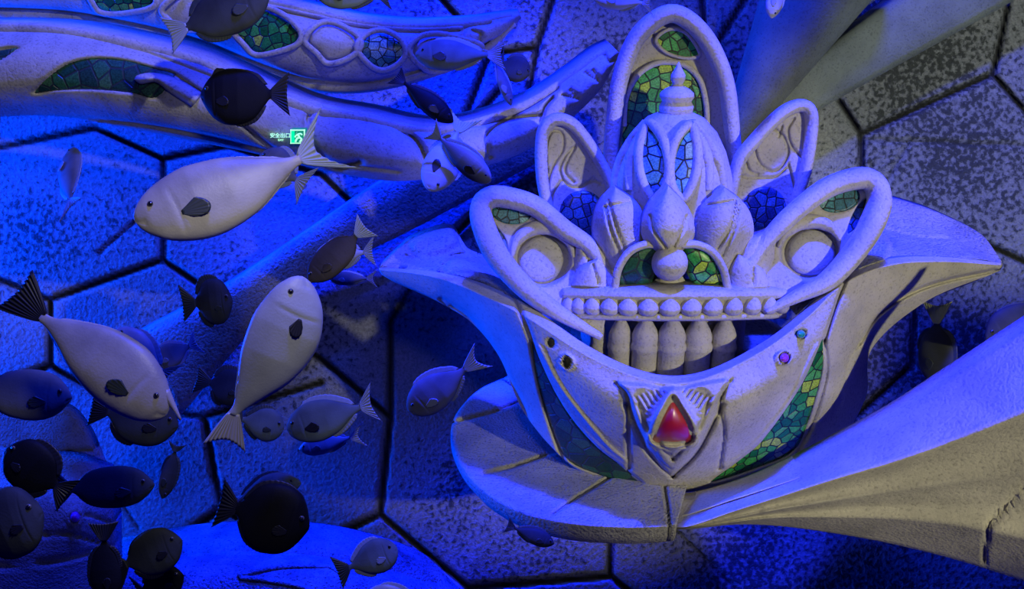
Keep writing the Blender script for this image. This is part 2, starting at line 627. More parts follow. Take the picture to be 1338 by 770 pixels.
def build_wall():
    xs = np.arange(-320, 1660, 3.4)
    ys = np.arange(-200, 970, 3.4)
    PX, PY = np.meshgrid(xs, ys)
    d = np.full(PX.shape, WALL_D)
    g = np.zeros(PX.shape)
    for ln in GROOVES:
        q = np.asarray(ln, float)
        g = np.maximum(g, 1 - sm((seg_dist(PX, PY, q) - 1.6) / 4.2))
    for ln in THIN:
        g = np.maximum(g, 0.45 * (1 - sm((seg_dist(PX, PY, np.asarray(ln, float)) - 0.5) / 3.0)))
    d = d + 0.05 * g
    d += 0.03 * np.sin(PX / 97.0) * np.sin(PY / 71.0 + 1.0)
    P = CAM + d[..., None] * (FWD + ((PX - 669) / FPX)[..., None] * RIGHT + ((385 - PY) / FPX)[..., None] * UPV)
    bk = P + 0.25 * FWD
    V, F = slab_mesh(P, bk)
    o = mesh_obj('wall_back', V, F, M_TILE)
    a = o.data.attributes.new('grout', 'FLOAT', 'POINT')
    a.data.foreach_set('value', np.r_[g.ravel(), np.zeros(g.size)].astype(np.float32))
    o['kind'] = 'structure'
    return o


build_wall()


def plank(name, edge_a, edge_b, Ya, Yb, thick, mat, label, cat='rib', n=30, crown=0.03, group=None, lines=()):
    """a long stone beam between two pixel edges"""
    A = np.column_stack([np.asarray(edge_a, float), Ya])
    B = np.column_stack([np.asarray(edge_b, float), Yb])
    A, B = cr(A, n), cr(B, n)
    t = np.linspace(0, 1, 9)[:, None, None]
    G = A[None] * (1 - t) + B[None] * t
    G[..., 2] -= crown * (1 - np.abs(2 * t[..., 0] - 1) ** 3)
    o = pix_solid(name, G, thick, mat, lines=lines)
    return set_props(o, label, cat, group)


def wy(px, py, off=0.0):
    """depth coordinate Y of the wall behind a pixel, less off"""
    r = FWD + (px - 669) / FPX * RIGHT + (385 - py) / FPX * UPV
    return float(CAM[1] + (WALL_D - off) * r[1])


# straight ribs running over the wall
plank('stone_rib', [(952, 165), (1060, 82), (1215, -32)], [(955, 212), (1064, 147), (1380, -30)], [wy(952, 165, .35), wy(1060, 82, .35), wy(1215, -32, .35)],
      [wy(955, 212, .25), wy(1064, 147, .25), wy(1380, -30, .25)], 0.22, M_RIB, 'broad flat grey stone rib running up to the top right corner', 'rib')
plank('stone_rib', [(165, 446), (300, 371), (507, 233), (720, 105)], [(232, 548), (372, 392), (560, 289), (745, 190)], [wy(165, 446, .3), wy(300, 371, .3), wy(507, 233, .3), wy(720, 105, .3)],
      [wy(232, 548, .22), wy(372, 392, .22), wy(560, 289, .22), wy(745, 190, .22)],
      0.2, M_ROUGH, 'long straight blue-lit stone rib sloping down left from the crown', 'rib')


def cone_pillar():
    a, b = at(940, 215, wy(940, 215, 0.25)), at(1090, -60, wy(1090, -60, 0.45))
    t = np.linspace(0, 1, 24)[:, None]
    V, F = tube(a * (1 - t) + b * t, np.linspace(0.05, 0.42, 24), 40)
    o = mesh_obj('stone_pillar', V, F, M_RIB)
    set_props(o, 'tapered round stone pillar behind the tall crown panel, widening upwards', 'pillar', kind='thing')


cone_pillar()

# ------------------------------------------------------------------ the two carved arms, upper left
def arm(name, top, bot, Yt, Yb, bulge, thick, mat, label, lines=(), bumps=(), nu=240, nv=60, power=2.4):
    A = cr(np.column_stack([np.asarray(top, float), Yt]), nu)
    B = cr(np.column_stack([np.asarray(bot, float), Yb]), nu)
    t = np.linspace(0, 1, nv)[:, None, None]
    G = A[None] * (1 - t) + B[None] * t
    w = np.hypot(A[:, 0] - B[:, 0], A[:, 1] - B[:, 1])
    G[..., 2] -= bulge * bend_profile(nv, power)[:, None] * (w / w.max())[None] ** 0.7
    ctr = G[nv // 2, nu // 2]
    root = empty(name, at(ctr[0], ctr[1], ctr[2] + thick), label, 'carved arm')
    o = pix_solid('arm_body', G, thick, mat, root, [(p, w * 1.1, d * 1.9) for p, w, d in lines], bumps)
    return root, Surf(G)


A1_top = [(-260, -90), (-120, -70), (0, -75), (110, -62), (220, -40), (320, -14), (400, 5), (470, 20), (540, 26), (610, 23), (655, 17), (677, 15)]
A1_bot = [(-260, 40), (-120, 26), (0, 26), (88, 30), (175, 48), (257, 68), (330, 95), (405, 119), (480, 121), (560, 103), (635, 72), (681, 24)]
A1_Y = [y - 0.35 for y in (1.75, 1.72, 1.7, 1.68, 1.66, 1.64, 1.62, 1.62, 1.64, 1.68, 1.72, 1.75)]
DIAMONDS = [
    [(98, -40), (118, 0), (133, 17), (170, 17), (203, 6), (196, -24), (170, -44), (130, -50)],
    [(212, 10), (222, 28), (236, 40), (280, 38), (302, 44), (312, 30), (290, 6), (250, -14)],
    [(304, 40), (318, 58), (334, 72), (362, 68), (388, 58), (393, 42), (374, 22), (345, 8), (322, 8), (308, 20)],
    [(398, 52), (414, 70), (428, 83), (452, 78), (470, 64), (468, 48), (440, 31), (416, 31)],
    [(466, 62), (482, 84), (500, 92), (520, 84), (530, 70), (524, 52), (502, 40), (480, 44)],
    [(534, 66), (548, 84), (566, 94), (596, 84), (630, 62), (600, 50), (570, 44), (545, 50)],
]
a1_lines = [([(-100, 10), (0, 11), (70, 14), (115, 19)], 2.2, 0.03), ([(119, 20), (180, 32), (260, 52), (320, 76), (374, 96), (414, 105), (480, 108), (546, 92), (600, 76), (640, 55)], 2.2, 0.03),
            ([(0, -40), (115, -34), (230, -18), (330, 6), (400, 22), (470, 36), (540, 42), (600, 40)], 2.2, 0.03), ([(603, 50), (610, 35), (640, 30)], 2, 0.02), ([(625, 62), (628, 45), (618, 40)], 2, 0.02), ([(630, 62), (660, 45), (676, 28)], 2, 0.03)]
a1, S1 = arm('carved_arm', A1_top, A1_bot, A1_Y, A1_Y, 0.22, 0.3, M_ARM, 'upper curved stone arm with a row of diamond frames and green mosaics',
             a1_lines, [(p, 5, -0.035) for p in DIAMONDS])
for p in DIAMONDS:
    pix_tube('diamond_frame', p, S1.Y(-0.02), 0.018, M_ARM, a1, n=80, closed=True, flat=0.8)


def shrink(poly, k):
    p = np.asarray(poly, float)
    return p.mean(0) + (p - p.mean(0)) * k


for i, mt in ((0, M_GREEN), (2, M_GREEN), (4, M_TEAL)):
    pix_disc('mosaic_panel', shrink(DIAMONDS[i], 0.93), S1.Y(0.018), mt, a1, 0.0, 0.02, label='green glass mosaic diamond' if mt is M_GREEN else 'teal glass mosaic diamond')
for i in (3, 5):
    pix_disc('stone_boss', shrink(DIAMONDS[i], 0.86), S1.Y(0.02), M_ARM, a1, 0.03, 0.03)

A2_top = [(-260, 40), (-120, 30), (0, 28), (88, 33), (175, 50), (257, 71), (330, 103), (405, 134), (480, 148), (555, 163), (620, 154), (685, 130), (735, 98), (775, 68), (797, 57)]
A2_bot = [(-260, 190), (-120, 165), (0, 153), (75, 152), (150, 164), (240, 182), (330, 200), (415, 221), (500, 236), (560, 234), (620, 222), (690, 196), (745, 156), (785, 116), (810, 70)]
A2_Y = [0.80, 0.80, 0.78, 0.76, 0.75, 0.76, 0.80, 0.86, 0.92, 1.0, 1.08, 1.14, 1.18, 1.22, 1.24]
A2_Yb = [y - 0.12 for y in A2_Y]
CRES = ([(44, 122), (62, 102), (88, 84), (120, 76), (160, 78), (200, 88), (229, 97)], [(44, 122), (75, 118), (115, 117), (150, 119), (175, 122), (205, 127), (229, 97)])
a2_lines = [([(0, 40), (85, 42), (170, 62), (250, 90), (330, 122), (400, 146)], 2.0, 0.018), ([(229, 97), (262, 120), (300, 150), (350, 190), (390, 210)], 2.0, 0.025),
            ([(408, 140), (400, 165), (410, 195), (440, 218), (470, 212)], 3.0, 0.06), ([(420, 150), (470, 152), (540, 168)], 2.5, 0.04), ([(520, 165), (545, 185), (560, 215)], 3.0, 0.07),
            ([(640, 205), (635, 180), (648, 165), (668, 155), (705, 150)], 2.2, 0.04), ([(706, 158), (712, 140), (722, 128)], 2.0, 0.04), ([(565, 180), (600, 165), (640, 160), (680, 146), (728, 116)], 2.2, 0.04),
            ([(735, 124), (755, 128), (745, 118)], 2, 0.02), ([(765, 95), (782, 105), (775, 92)], 2, 0.02), ([(787, 66), (796, 80), (804, 76)], 2, 0.02), ([(50, 155), (150, 158), (260, 176), (400, 208), (520, 224)], 2.2, 0.02)]
cres_poly = CRES[0] + CRES[1][::-1][1:-1]
a2, S2 = arm('carved_arm', A2_top, A2_bot, A2_Y, A2_Yb, 0.26, 0.35, M_ARM, 'lower curved stone arm with a green mosaic crescent, ending in a blue-lit tip',
             a2_lines, [(cres_poly, 5, -0.035), ([(-10, 66), (24, 62), (-10, 82)], 4, -0.03)])


def strip_patch(name, a, b, Y, mat, parent, nu=40, nv=10, thick=0.015, dome=0.0, label=None):
    A, B = even(a, nu), even(b, nu)
    t = np.linspace(0, 1, nv)[:, None, None]
    G = A[None] * (1 - t) + B[None] * t
    Yg = Y(G[..., 0], G[..., 1]) if callable(Y) else np.full(G.shape[:2], float(Y))
    Yg = Yg - dome * bend_profile(nv)[:, None]
    return pix_solid(name, np.dstack([G, Yg]), thick, mat, parent, label=label)


strip_patch('mosaic_panel', CRES[0], CRES[1], S2.Y(0.018), M_DGREEN, a2, label='dark green mosaic crescent')
strip_patch('mosaic_panel', [(-40, 72), (0, 66), (23, 62)], [(-40, 100), (0, 80), (23, 62)], S2.Y(0.01), M_DGREEN, a2, label='small dark green mosaic point')
pix_tube('arm_rim', [(-120, 40), (0, 37), (88, 42), (175, 59), (257, 81), (330, 113), (405, 143), (480, 157), (555, 171), (620, 161), (685, 138), (735, 107), (792, 66)], S2.Y(0.006), [.03, .034, .03, .022], M_ARM, a2, n=160, flat=0.7)
pix_tube('arm_rim', [(-120, 17), (0, 18), (88, 22), (175, 40), (257, 60), (330, 87), (405, 111), (480, 113), (555, 96), (630, 66), (672, 31)], S1.Y(0.008), [.03, .032, .028, .018], M_ARM, a1, n=160, flat=0.7)
pix_tube('arm_rim', [(220, -30), (320, -4), (400, 14), (470, 29), (540, 35), (610, 32), (668, 21)], S1.Y(0.008), [.024, .024, .016], M_ARM, a1, n=120, flat=0.7)
# stone tongue lying over the crescent
strip_patch('stone_tongue', [(175, 104), (180, 98), (200, 96), (228, 103), (262, 122)], [(175, 104), (184, 110), (204, 108), (222, 122), (250, 140)], S2.Y(-0.01), M_ARM, a2, dome=0.03, thick=0.05)

# ------------------------------------------------------------------ exit sign reflected in the tank glass, added as a glowing panel on the lower arm
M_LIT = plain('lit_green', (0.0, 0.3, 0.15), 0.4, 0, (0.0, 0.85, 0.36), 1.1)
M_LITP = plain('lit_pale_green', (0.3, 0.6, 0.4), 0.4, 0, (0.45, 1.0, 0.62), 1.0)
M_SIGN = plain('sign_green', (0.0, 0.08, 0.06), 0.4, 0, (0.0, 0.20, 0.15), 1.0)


def exit_sign_reflection():
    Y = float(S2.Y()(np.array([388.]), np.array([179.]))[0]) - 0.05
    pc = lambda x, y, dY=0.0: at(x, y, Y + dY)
    root = empty('exit_sign_reflection', pc(388, 179), 'small glowing green reflection of a running figure exit sign beside the pale fish tail', 'sign')

    def quad(name, pts, dY, mat, th, parent=root):
        n = len(pts)
        f = np.array([pc(x, y, dY) for x, y in pts])
        V = np.vstack([f, f + [0, th, 0]])
        F = [tuple(range(n)), tuple(range(2 * n - 1, n - 1, -1))] + [(i, i + n, (i + 1) % n + n, (i + 1) % n) for i in range(n)]
        return mesh_obj(name, V, F, mat, parent, smooth=False)
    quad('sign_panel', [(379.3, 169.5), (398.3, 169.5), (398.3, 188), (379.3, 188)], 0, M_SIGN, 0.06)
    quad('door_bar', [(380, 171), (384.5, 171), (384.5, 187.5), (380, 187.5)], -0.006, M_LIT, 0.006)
    V, F = [], []
    parts = []
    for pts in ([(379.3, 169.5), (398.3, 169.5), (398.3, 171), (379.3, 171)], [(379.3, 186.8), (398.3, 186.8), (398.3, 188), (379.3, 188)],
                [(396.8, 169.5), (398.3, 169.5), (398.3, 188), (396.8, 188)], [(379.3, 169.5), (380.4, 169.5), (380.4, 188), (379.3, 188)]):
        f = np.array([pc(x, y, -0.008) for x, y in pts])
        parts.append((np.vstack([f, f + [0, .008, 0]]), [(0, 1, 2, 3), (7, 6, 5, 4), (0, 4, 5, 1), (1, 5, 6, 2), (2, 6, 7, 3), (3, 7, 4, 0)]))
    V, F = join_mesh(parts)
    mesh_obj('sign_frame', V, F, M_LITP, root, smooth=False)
    # running figure: head, trunk, arms, legs
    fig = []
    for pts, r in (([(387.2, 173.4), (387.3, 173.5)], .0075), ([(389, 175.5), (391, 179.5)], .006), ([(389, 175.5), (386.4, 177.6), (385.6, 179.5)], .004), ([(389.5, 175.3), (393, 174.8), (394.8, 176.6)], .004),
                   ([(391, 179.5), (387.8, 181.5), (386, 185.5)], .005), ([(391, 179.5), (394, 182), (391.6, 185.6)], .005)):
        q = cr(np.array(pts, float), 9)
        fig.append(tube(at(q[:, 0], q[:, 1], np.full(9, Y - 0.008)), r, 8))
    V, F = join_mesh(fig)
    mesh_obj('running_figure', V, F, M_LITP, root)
    # lettering beside the figure
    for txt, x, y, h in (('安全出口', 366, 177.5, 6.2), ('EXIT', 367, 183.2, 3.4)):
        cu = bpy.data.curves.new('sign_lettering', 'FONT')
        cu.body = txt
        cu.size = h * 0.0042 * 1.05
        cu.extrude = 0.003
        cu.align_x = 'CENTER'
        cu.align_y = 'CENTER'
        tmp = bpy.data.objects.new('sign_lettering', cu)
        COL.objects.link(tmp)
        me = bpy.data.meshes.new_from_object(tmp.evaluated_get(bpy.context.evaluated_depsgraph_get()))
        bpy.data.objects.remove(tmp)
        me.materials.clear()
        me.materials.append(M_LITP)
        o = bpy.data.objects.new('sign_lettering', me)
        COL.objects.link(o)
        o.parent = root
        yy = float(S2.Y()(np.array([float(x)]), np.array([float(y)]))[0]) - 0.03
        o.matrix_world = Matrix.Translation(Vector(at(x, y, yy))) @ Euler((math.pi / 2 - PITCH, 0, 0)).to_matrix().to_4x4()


exit_sign_reflection()

# ------------------------------------------------------------------ ledge and ribbon under the crown
def px_line_world(rows, n):
    """rows (px, py, z) resampled and set on horizontal levels"""
    q = even(rows, n)
    return at_z(q[:, 0], q[:, 1], q[:, 2])


def build_ledge():
    root = empty('stone_ledge', at_z(700, 640, -0.3), 'rounded paved stone ledge sweeping right into a broad curled ribbon under the crown', 'ledge')
    outer = [(700, 470), (662, 492), (628, 508), (604, 530), (591, 553), (590, 580), (605, 615), (633, 645), (680, 671), (740, 686), (800, 691), (850, 691), (884, 688)]
    inner = [(760, 500), (730, 510), (712, 522), (702, 540), (700, 558), (704, 575), (712, 590), (728, 603), (760, 612), (800, 620), (836, 628), (870, 634), (898, 634)]
    n = 160
    q = even([(x, y, 0.0) for x, y in outer], n)
    p = even([(x, y, 0.0) for x, y in inner], n)
    joints = [[(590, 553), (645, 539), (690, 520)], [(632, 620), (672, 610), (712, 596)], [(722, 672), (758, 648), (800, 622)], [(875, 692), (872, 660), (868, 634)], [(655, 495), (690, 520)]]
    ts = np.r_[np.linspace(0, 0.93, 26), 0.97, 1.0]
    G = p[None, :, :2] * (1 - ts)[:, None, None] + q[None, :, :2] * ts[:, None, None]
    Z = np.zeros(G.shape[:2])
    for j in joints:
        Z -= 0.03 * np.exp(-(seg_dist(G[..., 0], G[..., 1], np.asarray(j, float)) / 1.6) ** 2)
    Z[-1] -= 0.012
    top = at_z(G[..., 0], G[..., 1], Z)
    cen = np.array([0.0, 0.65])
    rows = list(top)
    # rounded front face and underside
    e = top[-1].copy()
    out = e[:, :2] - cen
    out /= np.linalg.norm(out, axis=1)[:, None]
    for dr, dz in ((0.0, -0.05), (-0.05, -0.12), (-0.2, -0.2), (-0.5, -0.3)):
        r = e.copy()
        r[:, :2] += out * dr
        r[:, 2] += dz
        rows.append(r)
    P = np.stack(rows)
    bk = P.copy()
    bk[:, :, :2] = bk[:, :, :2] * 0.15 + cen * 0.85
    bk[:, :, 2] = np.minimum(P[..., 2], -0.06) * 0.5 - 0.1
    V, F = slab_mesh(P, bk)
    mesh_obj('ledge_slab', V, F, M_ROUGHISH, root)
    # ribbon
    back = [(868, 640, -.10), (900, 656, -.24), (960, 642, -.26), (1020, 618, -.26), (1095, 580, -.27), (1170, 540, -.32), (1250, 489, -.40), (1338, 432, -.50), (1450, 360, -.62)]
    crease = [(868, 688, -.42), (900, 688, -.50), (960, 668, -.50), (1020, 649, -.51), (1095, 625, -.54), (1170, 603, -.58), (1250, 575, -.64), (1338, 540, -.74), (1450, 490, -.88)]
    ridge = [(868, 689, -.42), (900, 690, -.49), (960, 677, -.48), (1020, 665, -.48), (1095, 652, -.50), (1170, 640, -.54), (1250, 628, -.60), (1338, 612, -.68), (1450, 590, -.82)]
    lower = [(868, 690, -.42), (900, 691, -.48), (960, 682, -.46), (1020, 676, -.45), (1095, 675, -.47), (1170, 676, -.52), (1250, 684, -.60), (1338, 701, -.70), (1450, 730, -.84)]
    under = [(868, 691, -.40), (900, 692, -.44), (960, 686, -.38), (1020, 688, -.34), (1095, 698, -.34), (1170, 712, -.36), (1250, 732, -.42), (1338, 760, -.50), (1450, 800, -.62)]
    vent = [(868, 690, -.2), (900, 688, -.2), (960, 680, -.1), (1020, 680, -.05), (1095, 690, -.05), (1170, 702, -.05), (1250, 722, -.08), (1338, 750, -.12), (1450, 790, -.2)]
    C = [np.asarray(c) for c in (back, crease, ridge, lower, under, vent)]
    rows = []
    for a, b, m in ((0, 1, 14), (1, 2, 12), (2, 3, 10), (3, 4, 10), (4, 5, 6)):
        A, B = cr(C[a], 180), cr(C[b], 180)
        for k in range(m):
            t = k / m
            R = A * (1 - t) + B * t
            if a in (1, 2):
                R[:, 2] += 0.05 * math.sin(math.pi * t) * np.linspace(0.2, 1.3, 180)
            rows.append(R)
    rows.append(cr(C[5], 180))
    G = np.stack(rows)
    jl = [([(1370, 610), (1338, 638), (1312, 666), (1292, 690), (1286, 735)], 1.8, 0.04), ([(873, 640), (871, 665), (874, 692)], 1.5, 0.03),
          ([(1338, 645), (1250, 650), (1120, 655), (1000, 668)], 6, -0.012)]
    Y = G[..., 2] + relief(G[..., 0], G[..., 1], jl)
    P = at(G[..., 0], G[..., 1], Y)
    bk = P + np.array([0, 0.12, -0.02])
    V, F = slab_mesh(P, bk)
    mesh_obj('ribbon', V, F, M_STONE, root)


M_ROUGHISH = stone('ledge_stone', (0.46, 0.45, 0.42), (0.34, 0.33, 0.32), speck=0.5, bump=0.7)
build_ledge()

# ------------------------------------------------------------------ the stone crown: basin
crown = empty('crown_fountain', (0.0, 0.65, 0.0), 'large pale stone lotus crown with green mosaics and a red teardrop gem', 'sculpture')
R0 = [(495, 350, .58), (538, 352, .50), (585, 358, .36), (635, 372, .18), (695, 402, -.04), (765, 450, -.22), (825, 480, -.33), (878, 491, -.36), (932, 481, -.33), (1000, 445, -.22), (1052, 405, -.08), (1100, 362, .1), (1160, 338, .25), (1230, 335, .38), (1310, 344, .52)]
R1 = [(495, 353, .56), (536, 357, .43), (580, 366, .26), (630, 386, .06), (690, 416, -.17), (760, 461, -.36), (822, 490, -.47), (878, 502, -.5), (933, 491, -.47), (1003, 455, -.36), (1055, 415, -.22), (1102, 372, -.02), (1162, 347, .15), (1232, 342, .32), (1310, 347, .51)]
R2 = [(498, 358, .56), (545, 371, .44), (598, 394, .30), (650, 432, .1), (705, 476, -.16), (772, 522, -.40), (824, 552, -.50), (878, 565, -.54), (935, 552, -.50), (1010, 512, -.40), (1062, 466, -.22), (1105, 420, 0), (1160, 385, .2), (1228, 365, .34), (1309, 350, .51)]
R3 = [(500, 360, .57), (560, 386, .46), (612, 418, .38), (652, 466, .26), (684, 538, .14), (742, 603, 0), (815, 628, -.09), (878, 639, -.12), (945, 631, -.09), (1015, 605, 0), (1092, 578, .12), (1131, 520, .28), (1140, 455, .36), (1212, 393, .42), (1306, 354, .52)]
NU, NV = 330, 120
pull = lambda R: [(x, y, Y * 0.75 if Y < 0 else Y) for x, y, Y in R]
R0, R1, R2, R3 = pull(R0), pull(R1), pull(R2), pull(R3)
G = lofted([R1, R2, R3], NU, NV)
# a tighter belly between rim and foot
SB = Surf(G)
Ltop = lofted([R0, R1], NU, 8)[:-1]
Gfull = np.concatenate([Ltop, G])
LC_out = [(694, 447), (704, 506), (723, 564), (744, 603), (794, 624), (843, 637)]
LC_in = [(694, 447), (722, 506), (748, 548), (781, 585), (815, 611), (843, 637)]
RC_out = [(1075, 443), (1074, 485), (1057, 548), (1037, 589), (993, 610), (929, 630)]
RC_in = [(1075, 443), (1052, 494), (1026, 535), (993, 579), (960, 606), (929, 630)]
GEM = [(879, 518), (866, 537), (856, 560), (852, 575), (862, 580), (879, 582), (896, 580), (906, 575), (903, 556), (892, 535)]
CHEV = [(806, 502), (823, 521), (836, 556), (852, 585), (879, 615), (906, 587), (921, 556), (936, 525), (954, 498), (925, 500), (879, 508), (832, 502)]
lines = [
    ([(660, 383), (672, 392), (694, 444), (702, 485), (718, 548), (738, 606)], 2.6, 0.05),
    ([(577, 392), (610, 412), (642, 451), (664, 490), (690, 545)], 3.2, 0.05),
    ([(1106, 365), (1096, 390), (1086, 420), (1078, 445)], 2.2, 0.045), ([(1123, 450), (1146, 414), (1182, 388), (1227, 370), (1300, 354)], 2.6, 0.045),
    ([(1078, 445), (1080, 490), (1062, 552), (1040, 594)], 2.4, 0.04), ([(1098, 530), (1110, 470), (1123, 450)], 1.8, 0.012),
    ([(806, 502), (820, 520), (821, 573), (822, 612)], 2.4, 0.05), ([(954, 498), (941, 525), (946, 564), (940, 612)], 2.4, 0.05),
    ([(808, 505), (790, 560), (805, 600), (815, 612)], 2.4, 0.0),
    ([(834, 530), (848, 564), (879, 600)], 2.6, 0.035), ([(879, 600), (911, 564), (926, 530)], 2.6, 0.035),
    ([(818, 530), (846, 588), (879, 622)], 3.0, 0.05), ([(879, 622), (912, 590), (944, 530)], 3.0, 0.05),
    ([(704, 452), (735, 510), (790, 578), (822, 606)], 2.4, -0.02), ([(1068, 452), (1030, 525), (985, 580), (948, 612)], 2.2, -0.02),
]
for k in range(6):
    x = 831 + 6.5 * k
    lines.append(([(x, 519 - 2.2 * k), (x + 11 - 1.2 * k, 538 - 4.6 * k)], 1.5, 0.022))
    x = 929 - 6.5 * k
    lines.append(([(x, 519 - 2.2 * k), (x - 11 + 1.2 * k, 538 - 4.6 * k)], 1.5, 0.022))
gem_ring = shrink(GEM, 1.28)
bumps = [
    (LC_out + LC_in[::-1][1:-1], 5, -0.045), (RC_out + RC_in[::-1][1:-1], 5, -0.045),
    (CHEV, 8, 0.05), (gem_ring, 7, 0.045), (shrink(GEM, 1.03), 4, -0.04),
    (ellipse(720, 448, 5, 6), 3, -0.04), (ellipse(741, 474, 9, 11), 4, 0.02), (ellipse(741, 474, 6, 8), 3, -0.07),
    (ellipse(1024, 468, 11, 10), 4, 0.02), (ellipse(1025, 468, 7, 7), 3, -0.05), (ellipse(1047, 437, 7, 6), 3, -0.03),
    ([(830, 515), (868, 503), (858, 535), (845, 548)], 5, -0.012), ([(928, 515), (890, 503), (900, 535), (915, 548)], 5, -0.012),
]
dY = relief(Gfull[..., 0], Gfull[..., 1], lines, bumps)
P = at(Gfull[..., 0], Gfull[..., 1], Gfull[..., 2] + dY)
Bk = P.copy()
cen = np.array([0.0, 0.8])
rad = P[..., :2] - cen
Bk[..., :2] = cen + rad * 0.955
Bk[..., 2] -= 0.05
V, F = slab_mesh(P, Bk)
basin = mesh_obj('basin', V, F, M_STONE, crown)
strip_patch('mosaic_panel', LC_out, LC_in, SB.Y(0.025), M_DGREEN, basin, nu=60, label='shade-darkened green mosaic crescent left of the red gem')  # weaker light on this side is put into the darker mosaic colours
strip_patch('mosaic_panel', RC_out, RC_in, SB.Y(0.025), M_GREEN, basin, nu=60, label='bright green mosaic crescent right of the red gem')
pix_disc('teardrop_gem', GEM, SB.Y(-0.02), M_RED, basin, 0.06, 0.03, n=60, rings=14, label='glossy red teardrop gem')
pix_tube('gem_frame', shrink(GEM, 1.12), SB.Y(-0.045), 0.016, M_STONE, basin, n=70, closed=True)
pix_disc('round_gem', ellipse(1025, 468, 6.5, 6.5), SB.Y(0.0), M_PURPLE, basin, 0.03, 0.02, n=24, label='small round purple gem')
pix_disc('round_gem', ellipse(1047, 437, 6, 5.5), SB.Y(0.0), M_EMERALD, basin, 0.03, 0.02, n=24, label='small round green gem')
pix_disc('gem_socket', ellipse(741, 474, 6, 8), SB.Y(0.03), M_HOLE, basin, -0.01, 0.01, n=24, label='empty dark socket')
pix_disc('gem_socket', ellipse(720, 448, 4.5, 5.5), SB.Y(0.02), M_HOLE, basin, -0.01, 0.01, n=24, label='empty dark socket')

# the wings' broad top surfaces behind the rim
wl = lofted([[(497, 349, .60), (521, 326, .78), (540, 312, .86), (587, 300, .88), (607, 330, .80), (640, 345, .7), (690, 372, .5)],
             [(496, 351, .60), (525, 340, .70), (552, 332, .74), (595, 332, .70), (625, 348, .60), (655, 365, .5), (700, 392, .3)],
             [(495, 352, .58), (530, 353, .52), (565, 356, .44), (605, 362, .32), (640, 374, .18), (675, 392, .06), (710, 410, -.04)]], 90, 40)
pix_solid('wing_top', wl, 0.12, M_ROUGHISH, crown, [([(530, 335), (560, 345), (600, 350)], 3, 0.03), ([(575, 355), (590, 336), (620, 334), (640, 350)], 2.5, 0.05)],
          [(ellipse(567, 318, 30, 14, -10), 12, 0.06), (ellipse(606, 350, 30, 11, 10), 8, 0.05)])
wr = lofted([[(1060, 330, .75), (1110, 290, .85), (1156, 262, .95), (1200, 269, .95), (1246, 287, .9), (1284, 308, .75), (1309, 342, .56)],
             [(1040, 370, .4), (1100, 325, .55), (1155, 305, .7), (1200, 305, .72), (1245, 312, .7), (1282, 325, .64), (1309, 343, .55)],
             [(1040, 412, -.02), (1092, 368, .12), (1150, 342, .26), (1195, 338, .34), (1240, 337, .41), (1280, 339, .47), (1310, 345, .53)]], 90, 40)
pix_solid('wing_top', wr, 0.12, M_ROUGHISH, crown, [([(1160, 300), (1200, 310), (1240, 312)], 2, 0.02), ([(1146, 300), (1165, 318), (1160, 340)], 2.5, 0.04)], [(ellipse(1135, 330, 32, 26, -20), 8, 0.06)])

# soil fill inside the basin so that the centre stands on something
V, F = lathe([(0.02, 0.2), (0.55, 0.2), (0.78, 0.55), (0.7, 0.58), (0.02, 0.6)], (0.0, 0.58), 48)
mesh_obj('basin_floor', V, F, M_ROUGH, crown)

# ------------------------------------------------------------------ the crown's centre: drum, balusters, rail
V, F = lathe([(0.46, 0.52), (0.46, 1.0), (0.50, 1.05), (0.48, 1.07), (0.30, 1.08)], (0.0, 0.52), 64)
mesh_obj('drum', V, F, M_STONE, crown)


def baluster(px, w, ybot):
    Yc = -0.02 + 0.9 * ((px - 878) / 300.0) ** 2
    x, _, zt = at(px, 404, Yc)
    zp = lambda y: float(at(px, y, Yc)[2])
    r = w / 2 * 0.00395
    prof = [(r * .94, zp(ybot) - .06), (r * .97, zp(480)), (r, zp(458)), (r * 1.10, zp(455)), (r * 1.12, zp(452)), (r * 1.05, zp(449)), (r * .98, zp(446)), (r * 1.03, zp(442)), (r * 1.0, zp(437)), (r * .84, zp(430)), (r * .52, zp(421)), (r * .16, zp(412)), (r * .05, zp(404))]
    V, F = lathe(prof, (x, Yc), 28)
    mesh_obj('baluster', V, F, M_STONE, crown)


for px, w, yb in ((783, 20, 468), (812, 30, 484), (845, 34, 493), (880, 36, 497), (915, 35, 493), (949, 32, 482)):
    baluster(px, w, yb)


